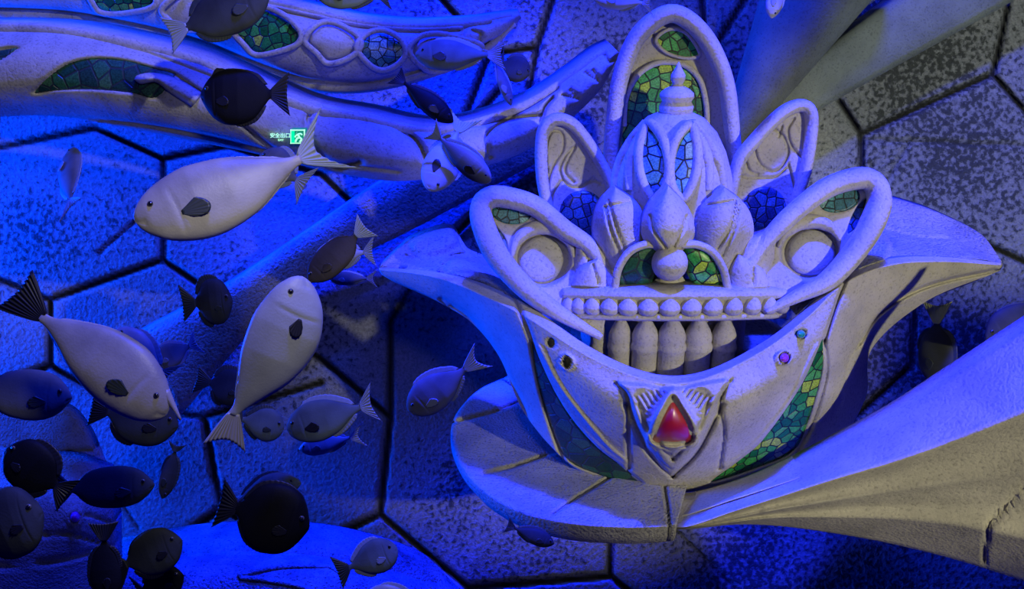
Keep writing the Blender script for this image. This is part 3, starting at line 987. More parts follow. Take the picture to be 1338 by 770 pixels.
def railing():
    n = 90
    xs = np.linspace(735, 1031, n)
    s = (xs - 881) / 148.0
    Yc = -0.16 + 0.16 * s ** 2
    yt = 374 - 2 * s ** 2
    sec = [(0.16, 372, 0), (0.02, 0, .0), (0.0, 0, -.012), (0.0, 0, -.035)]
    top = at(xs, yt + 8, Yc)
    rows = []
    for dy, dz in ((.20, .0), (.03, .0), (.0, -.012), (-.003, -.035), (.02, -.05), (.022, -.115), (-.004, -.125), (-.008, -.14), (.01, -.155), (.20, -.155)):
        r = top.copy()
        r[:, 1] += dy
        r[:, 2] += dz
        rows.append(r)
    P = np.stack(rows)
    V1, F1 = slab_mesh(P, np.repeat(((P[0] + P[-1]) / 2)[None], len(rows), 0) + np.zeros_like(P))
    rail = mesh_obj('rail', V1, F1, M_STONE, crown)
    for px in (745, 758, 776, 798, 822, 848, 876, 904, 932, 959, 984, 1006, 1023):
        s = (px - 881) / 148.0
        Yk = -0.14 + 0.16 * s * s
        c = at(px, 374 - 2 * s * s + 8, Yk)
        w = 0.055 * math.sqrt(max(0.25, 1 - 0.5 * s * s))
        prof = [(.25, -.120), (.75, -.112), (1.0, -.092), (.98, -.072), (.78, -.05), (.5, -.032), (.22, -.014), (.02, .0)]
        V, F = lathe([(r * w, c[2] + z) for r, z in prof], (c[0], c[1] + .0), 20)
        mesh_obj('rail_bud', V, F, M_STONE, rail)


railing()

# ------------------------------------------------------------------ dome with two mosaic eyes and a finial
DY = 0.42
dome_c = at(874, 300, DY)


def zpx(py, Y=DY):
    return float(at(874, py, Y)[2])


PXM = 0.00432     # metres per pixel at the dome's depth
DPROF = [(74, 385), (77, 350), (80, 310), (79, 280), (76, 250), (70, 222), (62, 196), (50, 172), (34, 154), (18, 146), (6, 143)]
V, F = lathe([(r * PXM, zpx(y)) for r, y in DPROF], (dome_c[0], DY), 72)
dome = mesh_obj('dome', V, F, M_STONE, crown)
_dp = np.array(DPROF[::-1], float)


def dome_Y(off=0.0):
    zs = np.array([zpx(y) for y in _dp[:, 1]])
    o = np.argsort(zs)

    def f(px, py):
        px, py = np.asarray(px, float), np.asarray(py, float)
        Y = np.full(np.broadcast(px, py).shape, DY - 0.2)
        for _ in range(12):
            p = at(px, py, Y)
            r = np.interp(p[..., 2], zs[o], _dp[o, 0] * PXM)
            Y = 0.5 * Y + 0.5 * (DY - np.sqrt(np.clip(r * r - (p[..., 0] - dome_c[0]) ** 2, 1e-4, None)))
        return Y + off
    return f


EL = [(848, 165), (838, 186), (836, 212), (841, 236), (853, 256), (868, 244), (873, 222), (870, 198), (862, 178)]
ER = [(902, 167), (909, 188), (910, 212), (905, 236), (893, 257), (880, 244), (876, 222), (879, 198), (888, 178)]
for e in (EL, ER):
    pix_disc('mosaic_panel', shrink(e, 0.96), dome_Y(-0.012), M_MIX, dome, 0.0, 0.04, n=50, label='blue and green mosaic eye of the dome')
    pix_tube('eye_frame', shrink(e, 1.08), dome_Y(-0.01), 0.026, M_STONE, dome, n=70, closed=True, flat=1.3)
# outer ribs hugging the dome
for ch in ([(802, 262), (806, 225), (822, 186), (842, 158)], [(947, 262), (942, 225), (927, 186), (906, 158)], [(822, 250), (822, 215), (832, 185), (848, 162)], [(926, 250), (926, 215), (918, 185), (903, 164)]):
    pix_tube('dome_rib', ch, dome_Y(0.0), [0.02, 0.028, 0.012], M_STONE, dome, n=40)
zf = zpx(146)
fp = [(.045, -.02), (.085, .0), (.088, .03), (.075, .05), (.078, .06), (.088, .075), (.085, .095), (.062, .115), (.035, .128), (.026, .14), (.03, .15), (.038, .165), (.036, .185), (.022, .21), (.008, .235), (.001, .25)]
V, F = lathe([(r, zf + z) for r, z in fp], (dome_c[0], DY), 36)
mesh_obj('finial', V, F, M_STONE, crown)


def petal(a, b, Y, bulge, thick=0.08, veins=(), parent=crown, name='petal', nu=60, nv=34, power=2.2):
    G = leaf(a, b, Y, bulge, nu, nv, power)
    return pix_solid(name, G, thick, M_STONE, parent, [(v, 1.6, 0.03) for v in veins]), Surf(G)


# large front petals
petal([(792, 380), (782, 345), (774, 305), (781, 270), (804, 245)], [(850, 380), (847, 345), (845, 305), (836, 270), (804, 245)], 0.12, 0.15, veins=([(792, 272), (798, 300), (812, 335)], [(790, 270), (822, 263)], [(795, 262), (806, 300), (818, 328)]))
petal([(898, 380), (902, 345), (905, 305), (914, 270), (946, 245)], [(958, 380), (970, 345), (985, 305), (976, 270), (946, 245)], 0.12, 0.15, veins=([(966, 268), (960, 300), (944, 335)], [(924, 268), (958, 262)], [(962, 262), (954, 300), (938, 325)]))
petal([(858, 332), (844, 320), (838, 300), (847, 271), (873, 243)], [(888, 332), (902, 320), (908, 300), (899, 271), (873, 243)], 0.0, 0.15, veins=([(850, 282), (854, 300), (870, 324)], [(897, 282), (892, 300), (880, 324)]))
# lower mosaics in arched frames
ML = [(808, 372), (812, 350), (824, 332), (842, 323), (859, 322), (858, 345), (848, 372)]
MR = [(946, 372), (940, 350), (928, 332), (912, 323), (893, 322), (896, 348), (908, 372)]
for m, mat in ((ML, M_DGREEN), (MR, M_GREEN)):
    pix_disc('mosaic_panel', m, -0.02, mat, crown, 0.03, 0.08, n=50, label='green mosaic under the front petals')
pix_tube('arch_frame', [(803, 378), (808, 352), (822, 330), (842, 320), (862, 320)], -0.05, 0.02, M_STONE, crown, n=40)
pix_tube('arch_frame', [(951, 378), (945, 352), (931, 330), (911, 320), (890, 320)], -0.05, 0.02, M_STONE, crown, n=40)
petal([(844, 384), (852, 372), (860, 356)], [(908, 384), (900, 372), (890, 356)], 0.02, 0.06, name='ball_stand', nu=16, nv=20)
c = at(875, 344, -0.08)
V, F = lathe([(0.088 * math.sin(a), c[2] - 0.088 * math.cos(a)) for a in np.linspace(0.05, math.pi - 0.05, 22)], (c[0], c[1]), 36)
mesh_obj('ball', V, F, M_STONE, crown)
# small side petals at the foot of the dome
petal([(746, 374), (758, 352), (781, 338)], [(806, 376), (800, 356), (781, 338)], 0.02, 0.06, veins=([(775, 346), (782, 372)],), nu=24, nv=20)
petal([(950, 378), (954, 352), (965, 333)], [(1008, 376), (996, 352), (965, 333)], 0.02, 0.06, veins=([(985, 350), (984, 372)],), nu=24, nv=20)
petal([(955, 345), (972, 318), (1014, 300)], [(1010, 362), (1012, 330), (1014, 300)], 0.10, 0.07, veins=([(996, 310), (985, 345)],), nu=24, nv=20)
petal([(742, 362), (752, 330), (752, 306)], [(800, 362), (786, 325), (752, 306)], 0.10, 0.07, veins=([(762, 325), (775, 350)],), nu=24, nv=20)


# ------------------------------------------------------------------ framed panels around the dome
def framed_panel(outline, Y, rim_px, rim_r, tilt, name, veins=(), closed=False, depth=0.05, parent=crown, n=90, bumps=(), flat=1.5):
    """an upright stone blade: a flat field inside a raised rounded rim; tilt = change of Y per pixel of height"""
    o = np.asarray(outline, float)
    y0 = o[:, 1].max()
    Yf = lambda off=0.0: (lambda px, py: Y + off + tilt * (y0 - np.asarray(py, float)))
    k = len(o) // 2
    A, B = o[:k + 1], o[k:][::-1]
    q = even(o, 120)
    half = len(q) // 2
    A, B = q[:half + 1], q[half:][::-1]
    G = leaf(A, B, 0.0, 0.0, 110, 70)
    G[..., 2] = Yf(depth)(G[..., 0], G[..., 1])
    body = pix_solid(name, G, 0.10, M_STONE, parent, [(v, 1.5, 0.02) for v in veins], bumps)
    c = o.mean(0)
    pix_tube('panel_rim', q, Yf(0.02), rim_r, M_STONE, body, n=n, closed=closed, flat=flat)
    return body, Yf


TALL = [(797, 262), (797, 215), (801, 165), (811, 100), (833, 48), (869, 19), (897, 25), (926, 56), (948, 108), (957, 175), (960, 215), (960, 262)]
tall, tY = framed_panel(TALL, 0.62, 16, [.035, .045, .05, .045, .035], 0.0003, 'back_panel', veins=([(845, 48), (852, 44), (858, 52)],), depth=0.10)
TE = [(857, 53), (868, 41), (882, 38), (896, 43), (908, 57), (914, 72), (900, 76), (884, 74), (868, 67)]
TM = [(815, 165), (818, 128), (832, 100), (852, 85), (873, 81), (896, 86), (914, 104), (922, 132), (924, 165), (922, 200), (870, 230), (817, 200)]
pix_disc('mosaic_panel', TE, tY(0.085), M_GREEN, tall, 0.0, 0.02, n=50, label='leaf-shaped green mosaic at the top')
pix_disc('mosaic_panel', TM, tY(0.085), M_GREEN, tall, 0.0, 0.02, n=60, label='arched green mosaic behind the finial')
pix_tube('mosaic_frame', TM[:-2] , tY(0.075), 0.016, M_STONE, tall, n=80)
pix_tube('mosaic_frame', TE, tY(0.08), 0.010, M_STONE, tall, n=60, closed=True)

SUL = [(728, 300), (716, 270), (709, 238), (707, 205), (709, 175), (718, 160), (732, 156), (750, 164), (768, 186), (784, 212), (797, 240), (806, 280)]
sul, sY = framed_panel(SUL, 0.45, 12, [.03, .036, .034, .03], 0.0006, 'side_panel', depth=0.035,
                       veins=([(716, 240), (724, 215), (736, 195), (735, 175), (722, 172), (714, 190), (714, 215)], [(752, 190), (738, 205), (732, 225), (742, 242), (760, 244), (775, 232)], [(752, 192), (742, 210), (739, 226), (750, 238)],
                              [(716, 220), (717, 250), (720, 270)], [(734, 236), (724, 252), (720, 272)], [(757, 244), (775, 236), (785, 240)]))
pix_disc('mosaic_panel', ellipse(761, 279, 30, 30), sY(0.035), M_BLUE, sul, 0.02, 0.03, n=40, label='round blue mosaic')
SUR = [(950, 300), (957, 245), (967, 208), (985, 185), (1006, 162), (1028, 144), (1048, 138), (1059, 147), (1060, 172), (1054, 215), (1044, 250), (1030, 290)]
sur, sY2 = framed_panel(SUR, 0.45, 12, [.03, .036, .034, .03], 0.0006, 'side_panel', depth=0.035,
                        veins=([(985, 188), (992, 212), (1008, 224), (1022, 218), (1030, 200), (1025, 180), (1012, 168)], [(968, 230), (985, 232), (1012, 232), (1028, 220)], [(1038, 155), (1030, 170), (1034, 190), (1046, 205)], [(1030, 215), (1036, 240), (1038, 255)], [(1022, 165), (1018, 178)], [(975, 212), (980, 224), (990, 228)]))
pix_disc('mosaic_panel', ellipse(999, 274, 29, 30), sY2(0.035), M_BLUE, sur, 0.02, 0.03, n=40, label='round dark blue mosaic')


def eye_panel(outline, tail_rows, mos, cres, disc, socket, side, label):
    o = np.asarray(outline, float)
    Y0, tilt = -0.12, 0.0018
    y0 = 430
    Yf = lambda off=0.0: (lambda px, py: Y0 + off + tilt * (y0 - np.asarray(py, float)))
    q = even(o, 140)
    half = 70
    A, B = q[:half + 1], q[half:][::-1]
    G = leaf(A, B, 0.0, 0.0, 110, 70)
    G[..., 2] = Yf(0.055)(G[..., 0], G[..., 1])
    body = pix_solid('side_petal', G, 0.12, M_STONE, crown, [], [(socket, 8, -0.06), (mos, 4, -0.02), (cres[0] + cres[1][::-1][1:-1], 4, -0.02)], label=label)
    pix_tube('petal_rim', q, Yf(0.02), [.016, .05, .062, .055, .048, .03], M_STONE, body, n=110, flat=1.25, sides=14)
    pix_disc('mosaic_panel', mos, Yf(0.062), M_TEAL, body, 0.0, 0.02, n=40, label='oval teal mosaic')
    strip_patch('mosaic_panel', cres[0], cres[1], Yf(0.062), M_BLUE, body, label='dark blue mosaic crescent')
    pix_disc('stone_disc', disc, Yf(0.10), M_ARM, body, 0.035, 0.04, n=48, rings=10, label='smooth round stone disc')
    # hooded lip over the socket
    s = np.asarray(socket, float)
    k = len(s)
    ang = np.arctan2(-(s[:, 1] - s[:, 1].mean()), s[:, 0] - s[:, 0].mean())
    up = s[np.argsort(np.where(ang < -math.pi / 2, ang + 2 * math.pi, ang))]
    lip = [p for p in shrink(up, 1.12) if p[1] < s[:, 1].mean() + 4]
    pix_tube('socket_lip', lip, Yf(0.05), [.008, .032, .04, .032, .008], M_STONE, body, n=40)
    return body


eye_panel([(786, 441), (735, 412), (690, 380), (652, 338), (632, 296), (629, 270), (641, 258), (662, 258), (700, 270), (738, 300), (770, 322), (790, 350), (800, 376)], None,
          ellipse(668, 278, 26, 15, 6), ([(641, 290), (650, 298), (660, 312), (664, 330)], [(641, 290), (644, 306), (653, 320), (664, 330)]),
          ellipse(707, 339, 29, 30), ellipse(709, 337, 36, 36), -1, 'left lower petal with teal mosaic and round disc')
eye_panel([(1000, 408), (1040, 388), (1085, 364), (1126, 316), (1146, 276), (1148, 253), (1140, 238), (1122, 233), (1082, 245), (1042, 274), (1012, 303), (988, 332), (972, 365)], None,
          ellipse(1097, 261, 27, 16, -14), ([(1134, 258), (1122, 268), (1112, 285), (1108, 305)], [(1134, 258), (1134, 272), (1124, 292), (1108, 305)]),
          ellipse(1060, 330, 32, 30, -20), ellipse(1058, 329, 38, 35, -20), 1, 'right lower petal with teal mosaic and round disc')

# ------------------------------------------------------------------ lower-left basin with a purple gem
def small_basin():
    root = empty('stone_basin', cam_pt(60, 760, 5.4), 'rounded stone basin edge with a purple gem behind the dark fish', 'basin')
    b0, b1, b2 = wy(60, 650, 0.9), wy(60, 760, 0.9), wy(60, 900, 0.8)
    top = lofted([[(-200, 470, b0 + .5), (-60, 500, b0 + .5), (20, 520, b0 + .45), (80, 535, b0 + .4), (110, 565, b0 + .35), (130, 610, b0 + .3)],
                  [(-200, 560, b0 + .2), (-60, 580, b0 + .2), (20, 590, b0 + .2), (60, 598, b0 + .2), (95, 605, b0 + .2), (135, 622, b0 + .2)]], 60, 20)
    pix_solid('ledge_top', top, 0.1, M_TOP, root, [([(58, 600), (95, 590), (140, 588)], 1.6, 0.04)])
    front = lofted([[(-200, 560, b0 + .2), (-60, 580, b0 + .2), (20, 592, b0 + .15), (60, 600, b0 + .12), (100, 608, b0 + .12), (137, 622, b0 + .2)],
                    [(-200, 640, b0 - .1), (-60, 650, b0 - .12), (20, 655, b0 - .16), (60, 662, b0 - .18), (105, 668, b0 - .14), (146, 672, b0 + .1)],
                    [(-200, 760, b1 - .05), (-60, 760, b1 - .1), (20, 760, b1 - .1), (60, 760, b1 - .05), (100, 750, b1 + .05), (148, 735, b1 + .25)],
                    [(-200, 900, b2 + .05), (-60, 900, b2 + .05), (20, 900, b2 + .05), (60, 900, b2 + .1), (100, 900, b2 + .15), (150, 880, b2 + .25)]], 80, 60)
    S = Surf(front)
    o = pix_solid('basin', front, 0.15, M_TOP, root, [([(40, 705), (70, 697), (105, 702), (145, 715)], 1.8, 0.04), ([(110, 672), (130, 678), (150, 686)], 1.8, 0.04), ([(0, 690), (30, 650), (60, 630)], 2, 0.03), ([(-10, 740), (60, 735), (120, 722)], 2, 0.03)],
                  [(ellipse(98, 676, 11, 11), 4, 0.02), (ellipse(98, 676, 8, 8), 3, -0.03)])
    pix_disc('round_gem', ellipse(98, 676, 7.5, 7.5), S.Y(0.0), M_PURPLE, o, 0.035, 0.02, n=28, label='round purple gem')


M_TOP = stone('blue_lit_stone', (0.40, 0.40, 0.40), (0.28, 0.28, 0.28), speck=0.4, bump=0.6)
small_basin()

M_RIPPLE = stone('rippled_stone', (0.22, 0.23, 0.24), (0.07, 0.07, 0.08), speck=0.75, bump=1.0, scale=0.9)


# mound with a leaf outline along the bottom edge
def mound():
    Yb, Yc = wy(380, 740, 0.75), wy(380, 880, 0.8)
    G = lofted([[(140, 735, Yb + .35), (230, 718, Yb + .35), (320, 712, Yb + .35), (400, 715, Yb + .35), (470, 728, Yb + .35), (540, 752, Yb + .38), (600, 790, Yb + .4)],
                [(130, 770, Yb - .05), (220, 760, Yb - .05), (310, 756, Yb - .05), (400, 758, Yb - .05), (470, 768, Yb), (540, 785, Yb + .1), (590, 815, Yb + .2)],
                [(120, 880, Yc - .1), (220, 880, Yc - .1), (310, 880, Yc - .1), (400, 880, Yc - .1), (470, 880, Yc - .05), (530, 880, Yc), (580, 880, Yc + .1)]], 140, 60)
    root = empty('stone_mound', at(380, 800, Yb), 'rippled blue-lit stone mound with a raised leaf outline at the bottom edge', 'mound')
    S = Surf(G)
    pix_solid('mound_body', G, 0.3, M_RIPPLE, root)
    pix_tube('leaf_outline', [(430, 741), (375, 741), (340, 746), (312, 754), (345, 758), (390, 766), (430, 780)], S.Y(-0.005), [.012, .018, .018, .018, .012], M_RIPPLE, root, n=60)
    pix_tube('leaf_vein', [(430, 741), (445, 752), (448, 780)], S.Y(-0.005), 0.012, M_RIPPLE, root, n=20)


mound()

# ------------------------------------------------------------------ fish
PROF = {
    'unicorn': ([(0, .04), (.015, .22), (.06, .46), (.15, .74), (.3, .97), (.42, 1), (.6, .86), (.8, .46), (.93, .18), (1, .15)],
                [(0, .04), (.015, .25), (.06, .50), (.15, .78), (.3, .98), (.45, 1), (.65, .80), (.82, .42), (.94, .18), (1, .15)], 0.42),
    'tang': ([(0, .04), (.03, .24), (.1, .56), (.2, .84), (.35, 1), (.55, 1), (.75, .82), (.88, .46), (.96, .2), (1, .17)],
             [(0, .04), (.03, .22), (.1, .52), (.2, .80), (.35, .98), (.55, 1), (.75, .82), (.88, .46), (.96, .2), (1, .17)], 0.34),
    'slim': ([(0, .04), (.02, .2), (.08, .5), (.2, .85), (.35, 1), (.55, .92), (.78, .5), (.93, .2), (1, .16)],
             [(0, .04), (.02, .2), (.08, .5), (.2, .85), (.38, 1), (.58, .9), (.8, .45), (.93, .2), (1, .16)], 0.6),
}
PALE = fish_skin('pale_fish_skin', (0.36, 0.33, 0.29), (0.60, 0.56, 0.48), 0.3)
PALE_COOL = fish_skin('cool_pale_fish_skin', (0.36, 0.37, 0.38), (0.56, 0.58, 0.56), 0.2)
GREY = fish_skin('grey_fish_skin', (0.14, 0.15, 0.15), (0.24, 0.25, 0.25), 0.3)
GREEN = fish_skin('grey_green_fish_skin', (0.12, 0.15, 0.13), (0.22, 0.28, 0.24), 0.3)
DARK = fish_skin('dark_fish_skin', (0.006, 0.006, 0.008), (0.010, 0.010, 0.011), 0.3)
DUSK = fish_skin('dusky_fish_skin', (0.04, 0.045, 0.045), (0.07, 0.08, 0.075), 0.3)
BROWN = fish_skin('brown_fish_skin', (0.05, 0.04, 0.035), (0.09, 0.075, 0.06), 0.3)
TWOTONE = fish_skin('two_tone_fish_skin', (0.30, 0.32, 0.36), (0.02, 0.02, 0.03), 0.2)
OLIVE = plain('olive_fin', (0.48, 0.52, 0.18), 0.5)
FIN_PALE = plain('pale_fin', (0.40, 0.38, 0.36), 0.5)
FIN_COOL = plain('cool_grey_fin', (0.28, 0.32, 0.34), 0.5)
FIN_DARK = plain('dark_fin', (0.012, 0.012, 0.015), 0.5)
FIN_DUSK = plain('dusky_fin', (0.035, 0.045, 0.042), 0.5)
M_EYE = plain('fish_eye', (0.01, 0.01, 0.012), 0.08, 1.0)
M_IRIS = plain('fish_iris', (0.12, 0.11, 0.09), 0.3)


def fish(label, head, tail, h, d, kind='tang', skin=DARK, fin=None, tail_mat=None, up=(0, -1), roll=0.0, dd=0.0, bend=0.0, lbend=0.0,
         tail_len=None, spread=0.55, fork=0.35, tail_turn=0.0, tail_swing=0.0, dorsal=(0.22, 0.90, 0.14), anal=(0.52, 0.90, 0.12), horn=False, pect=0.2, pmat=None,
         group=None, name='surgeonfish', peak=None, spine=None, eye=1.0):
    fin = fin or FIN_DARK
    Hw, Tw = cam_pt(head[0], head[1], d + dd / 2), cam_pt(tail[0], tail[1], d - dd / 2)
    x = Hw - Tw
    Ln = np.linalg.norm(x)
    x /= Ln
    mid = (Hw + Tw) / 2
    v = mid - CAM
    v /= np.linalg.norm(v)
    z = RIGHT * up[0] - UPV * up[1]
    z = z - x * (z @ x)
    z /= np.linalg.norm(z)
    toward = -v - x * (-v @ x)
    toward = toward - z * (toward @ z)
    toward /= np.linalg.norm(toward)
    r = math.radians(roll)
    z = z * math.cos(r) + toward * math.sin(r)
    y = np.cross(z, x)
    root = bpy.data.objects.new(name, None)
    COL.objects.link(root)
    Mx = Matrix(((x[0], y[0], z[0], mid[0]), (x[1], y[1], z[1], mid[1]), (x[2], y[2], z[2], mid[2]), (0, 0, 0, 1)))
    root.matrix_world = Mx
    root.empty_display_size = 0.05
    set_props(root, label, 'fish', group)
    Hm = h * d / FPX / 2
    U, Lo, wr = PROF[kind]
    us, ls = np.array(U, float), np.array(Lo, float)

    def axis(s):
        """spine point at s (0 head, 1 tail base)"""
        c = s - 0.45
        return np.stack([Ln * (0.5 - s), lbend * Ln * c ** 2 * np.sign(1) + 0 * s, bend * Ln * c ** 2], -1)

    def sprof(a, s):
        q = cr(a, 160)
        return np.interp(s, q[:, 0], q[:, 1])

    def part(nm, V, F, mat, parent=root, lab=None):
        me = bpy.data.meshes.new(nm)
        me.from_pydata([tuple(map(float, p)) for p in V], [], [tuple(map(int, f)) for f in F])
        bm = bmesh.new()
        bm.from_mesh(me)
        bmesh.ops.recalc_face_normals(bm, faces=bm.faces)
        bm.to_mesh(me)
        bm.free()
        me.polygons.foreach_set('use_smooth', [True] * len(me.polygons))
        me.materials.append(mat)
        o = bpy.data.objects.new(nm, me)
        COL.objects.link(o)
        o.parent = parent
        if lab:
            o['label'] = lab
        return o

    ns, nr = 84, 36
    s = np.r_[0, np.linspace(0.006, 1, ns - 1) ** 1.25]
    hu, hl = sprof(us, s) * Hm, sprof(ls, s) * Hm
    wd_ = wr * Hm * np.clip(np.interp(s, [0, .02, .08, .2, .35, .55, .8, .95, 1], [.05, .25, .55, .88, 1, .92, .48, .16, .13]), 0, 2)
    a = np.linspace(0, 2 * math.pi, nr, endpoint=False)
    ca, sa = np.cos(a), np.sin(a)
    C = axis(s)
    zz = np.where(sa[None] > 0, hu[:, None] * sa[None], hl[:, None] * sa[None])
    yy = wd_[:, None] * np.sign(ca)[None] * np.abs(ca)[None] ** 0.9
    # mouth slit and gill crease pressed into the skin
    u = zz / Hm
    gill = 0.205 + 0.035 * (1 - (u + 0.1) ** 2)
    yy = yy * (1 - 0.06 * np.exp(-((s[:, None] - gill) / 0.010) ** 2) * (np.abs(u + 0.1) < 0.6) - 0.35 * np.exp(-((u + 0.04 + 2.0 * s[:, None]) / 0.03) ** 2) * (s[:, None] < 0.05) * (s[:, None] > 0.001))
    V = np.stack([np.repeat(C[:, :1], nr, 1), C[:, 1:2] + yy, C[:, 2:3] + zz], -1).reshape(-1, 3)
    F = [tuple(f) for f in grid_faces(ns, nr, 0, True)] + [tuple(range(nr - 1, -1, -1)), tuple((ns - 1) * nr + j for j in range(nr))]
    parts = [(V, F)]
    if horn:
        hp = axis(np.array([0.10]))[0] + [0, 0, 0.45 * Hm]
        hq = axis(np.array([-0.09]))[0] + [0, 0, 0.18 * Hm]
        t = np.linspace(0, 1, 10)[:, None]
        vv, ff = tube(hp * (1 - t) + hq * t, np.linspace(0.14, 0.03, 10) * Hm, 10)
        parts.append((vv, ff))
    V, F = join_mesh(parts)
    body = part('body', V, F, skin)

    def sheet(nm, G, mat, th=0.004, lab=None):
        """thin solid fin from a grid (nv, nu, 3) lying near the xz plane"""
        w = np.linspace(1, 0.35, G.shape[0])[:, None]
        A, B = G.copy(), G.copy()
        A[..., 1] += th * w
        B[..., 1] -= th * w
        V, F = slab_mesh(A, B)
        return part(nm, V, F, mat, lab=lab)

    def edge_fin(nm, spec, prof, sign):
        s0, s1, hh = spec
        ss = np.linspace(s0, s1, 36)
        base = axis(ss)
        base[:, 2] += sign * sprof(prof, ss) * Hm * 0.93
        t = (ss - s0) / (s1 - s0)
        shp = np.clip(np.interp(t, [0, .08, .3, .7, .92, 1], [.25, .7, .9, 1, .8, .1]), 0, 1)
        if peak is not None and sign > 0:
            shp = np.interp(t, [0, .06, .14, .25, .5, .9, 1], [.3, 1.0, .8, .4, .3, .25, .05])
        tip = base.copy()
        tip[:, 2] += sign * hh * 2 * Hm * shp * (1 + 0.04 * np.cos(t * 60))
        tip[:, 0] -= hh * 0.8 * Hm
        k = np.linspace(0, 1, 6)[:, None, None]
        G = base[None] * (1 - k) + tip[None] * k
        G[..., 1] += 0.0015 * np.sin(t * 70)[None] * k[..., 0]
        sheet(nm, G, fin, 0.0045)
    if dorsal:
        edge_fin('dorsal_fin', dorsal, us, 1)
    if anal:
        edge_fin('anal_fin', anal, ls, -1)
    # tail fin
    tl = (tail_len if tail_len is not None else 0.24) * Ln
    sp_ = spread * 2 * Hm
    ph = np.linspace(-1, 1, 41)
    rr = np.linspace(0, 1, 12)[:, None]
    ext = 1 - fork * (1 - np.abs(ph) ** 1.6)
    gx = -tl * rr * ext[None]
    gz = ph[None] * (0.15 * Hm * (1 - rr) + sp_ * rr ** 0.9)
    gy = 0.004 * np.sin(ph * 34)[None] * rr + 0 * gz
    ct, st = math.cos(math.radians(tail_turn)), math.sin(math.radians(tail_turn))
    cs, ss_ = math.cos(math.radians(tail_swing)), math.sin(math.radians(tail_swing))
    gx, gz = gx * ct - gz * st, gx * st + gz * ct
    gx, gy = gx * cs - gy * ss_, gx * ss_ + gy * cs
    e = axis(np.array([0.985]))[0]
    G = np.stack([gx + e[0], gy + e[1], gz + e[2]], -1)
    sheet('tail_fin', G, tail_mat or fin, 0.005)
    # paired fins and eyes
    if pect:
        for sd in (-1, 1):
            b = axis(np.array([0.25]))[0]
            wy_ = float(np.interp(0.25, s, wd_))
            ph2 = np.linspace(-1, 1, 17)
            r2 = np.linspace(0, 1, 10)[:, None]
            L2 = pect * Ln * (1 - 0.45 * np.abs(ph2 - 0.25) ** 1.8)[None]
            px_ = -L2 * r2 * np.cos(ph2 * 0.5 + 0.25)[None]
            pz_ = L2 * r2 * np.sin(ph2 * 0.5 - 0.15)[None] + 0.05 * Hm * ph2[None]
            py_ = sd * (wy_ * 0.92 + 0.16 * L2 * r2 + 0.002 * np.sin(ph2 * 30)[None] * r2)
            Gp = np.stack([b[0] + px_, b[1] + py_, b[2] - 0.2 * Hm + pz_], -1)
            sheet('pectoral_fin', Gp, pmat or fin, 0.003)
    if eye:
        for sd in (-1, 1):
            se = 0.115
            p = axis(np.array([se]))[0]
            rad = 0.055 * Hm * eye + 0.003
            we = float(np.interp(se, s, wd_))
            zo = 0.42 * float(np.interp(se, s, hu))
            yo = sd * we * math.sqrt(max(0.05, 1 - 0.42 ** 2)) * 0.97
            th = np.linspace(0.02, math.pi - 0.02, 10)
            for nm, k, out, mt in (('eye', 1.0, 0.0, M_IRIS), ('pupil', 0.72, 0.42, M_EYE)):
                vv, ff = lathe([(rad * k * math.sin(q), -rad * k * math.cos(q)) for q in th], (0, 0), 16)
                vv = np.stack([vv[:, 0], vv[:, 2] * 0.7 + out * rad * sd, vv[:, 1]], -1) + [p[0], p[1] + yo, p[2] + zo]
                if nm == 'eye':
                    eo = part('eye', vv, ff, mt, body)
                else:
                    bmx = bmesh.new()
                    bmx.from_mesh(eo.data)
                    k0 = len(bmx.verts)
                    vs = [bmx.verts.new(tuple(map(float, q))) for q in vv]
                    for f in ff:
                        fc = bmx.faces.new([vs[i] for i in f])
                        fc.material_index = 1
                        fc.smooth = True
                    bmesh.ops.recalc_face_normals(bmx, faces=bmx.faces)
                    bmx.to_mesh(eo.data)
                    bmx.free()
                    eo.data.materials.append(mt)
    return root


for _m in (DARK, DUSK, BROWN, GREY, GREEN):
    _b = _m.node_tree.nodes['Principled BSDF']
    _b.inputs['Roughness'].default_value = 0.65
    _b.inputs['Specular IOR Level'].default_value = 0.15

U_ = dict(kind='unicorn', name='unicornfish')
# large pale fish near the glass
fish('big pale grey fish with raised forked tail, swimming down left under the carved arms', (178, 294), (397, 214), 98, 2.6, skin=PALE, fin=FIN_PALE, tail_mat=FIN_COOL, up=(-0.4, -1), bend=0.12, dd=-0.15,
     tail_len=0.30, spread=0.52, fork=0.62, tail_turn=-8, dorsal=(.25, .9, .03), anal=(.5, .9, .03), pect=.17, pmat=FIN_DUSK, **U_)
fish('pale fish with a horn on its brow and black-edged fan tail, heading down right', (221, 538), (58, 408), 92, 2.6, skin=PALE, fin=FIN_PALE, tail_mat=FIN_DARK, up=(0.6, -1), bend=-0.12, horn=True,
     tail_len=0.26, spread=0.38, fork=0.12, dorsal=(.25, .9, .03), anal=(.5, .9, .03), pect=.15, pmat=FIN_DUSK, tail_turn=-6, **U_)
fish('pale fish swimming straight up with its frayed tail hanging down', (406, 366), (318, 548), 92, 2.7, skin=PALE_COOL, fin=FIN_COOL, tail_mat=FIN_PALE, up=(-1, -0.4), roll=20, bend=0.25,
     tail_len=0.24, spread=0.30, fork=0.25, dorsal=(.25, .9, .03), anal=(.5, .9, .03), pect=.13, pmat=FIN_DARK, tail_turn=10, **U_)
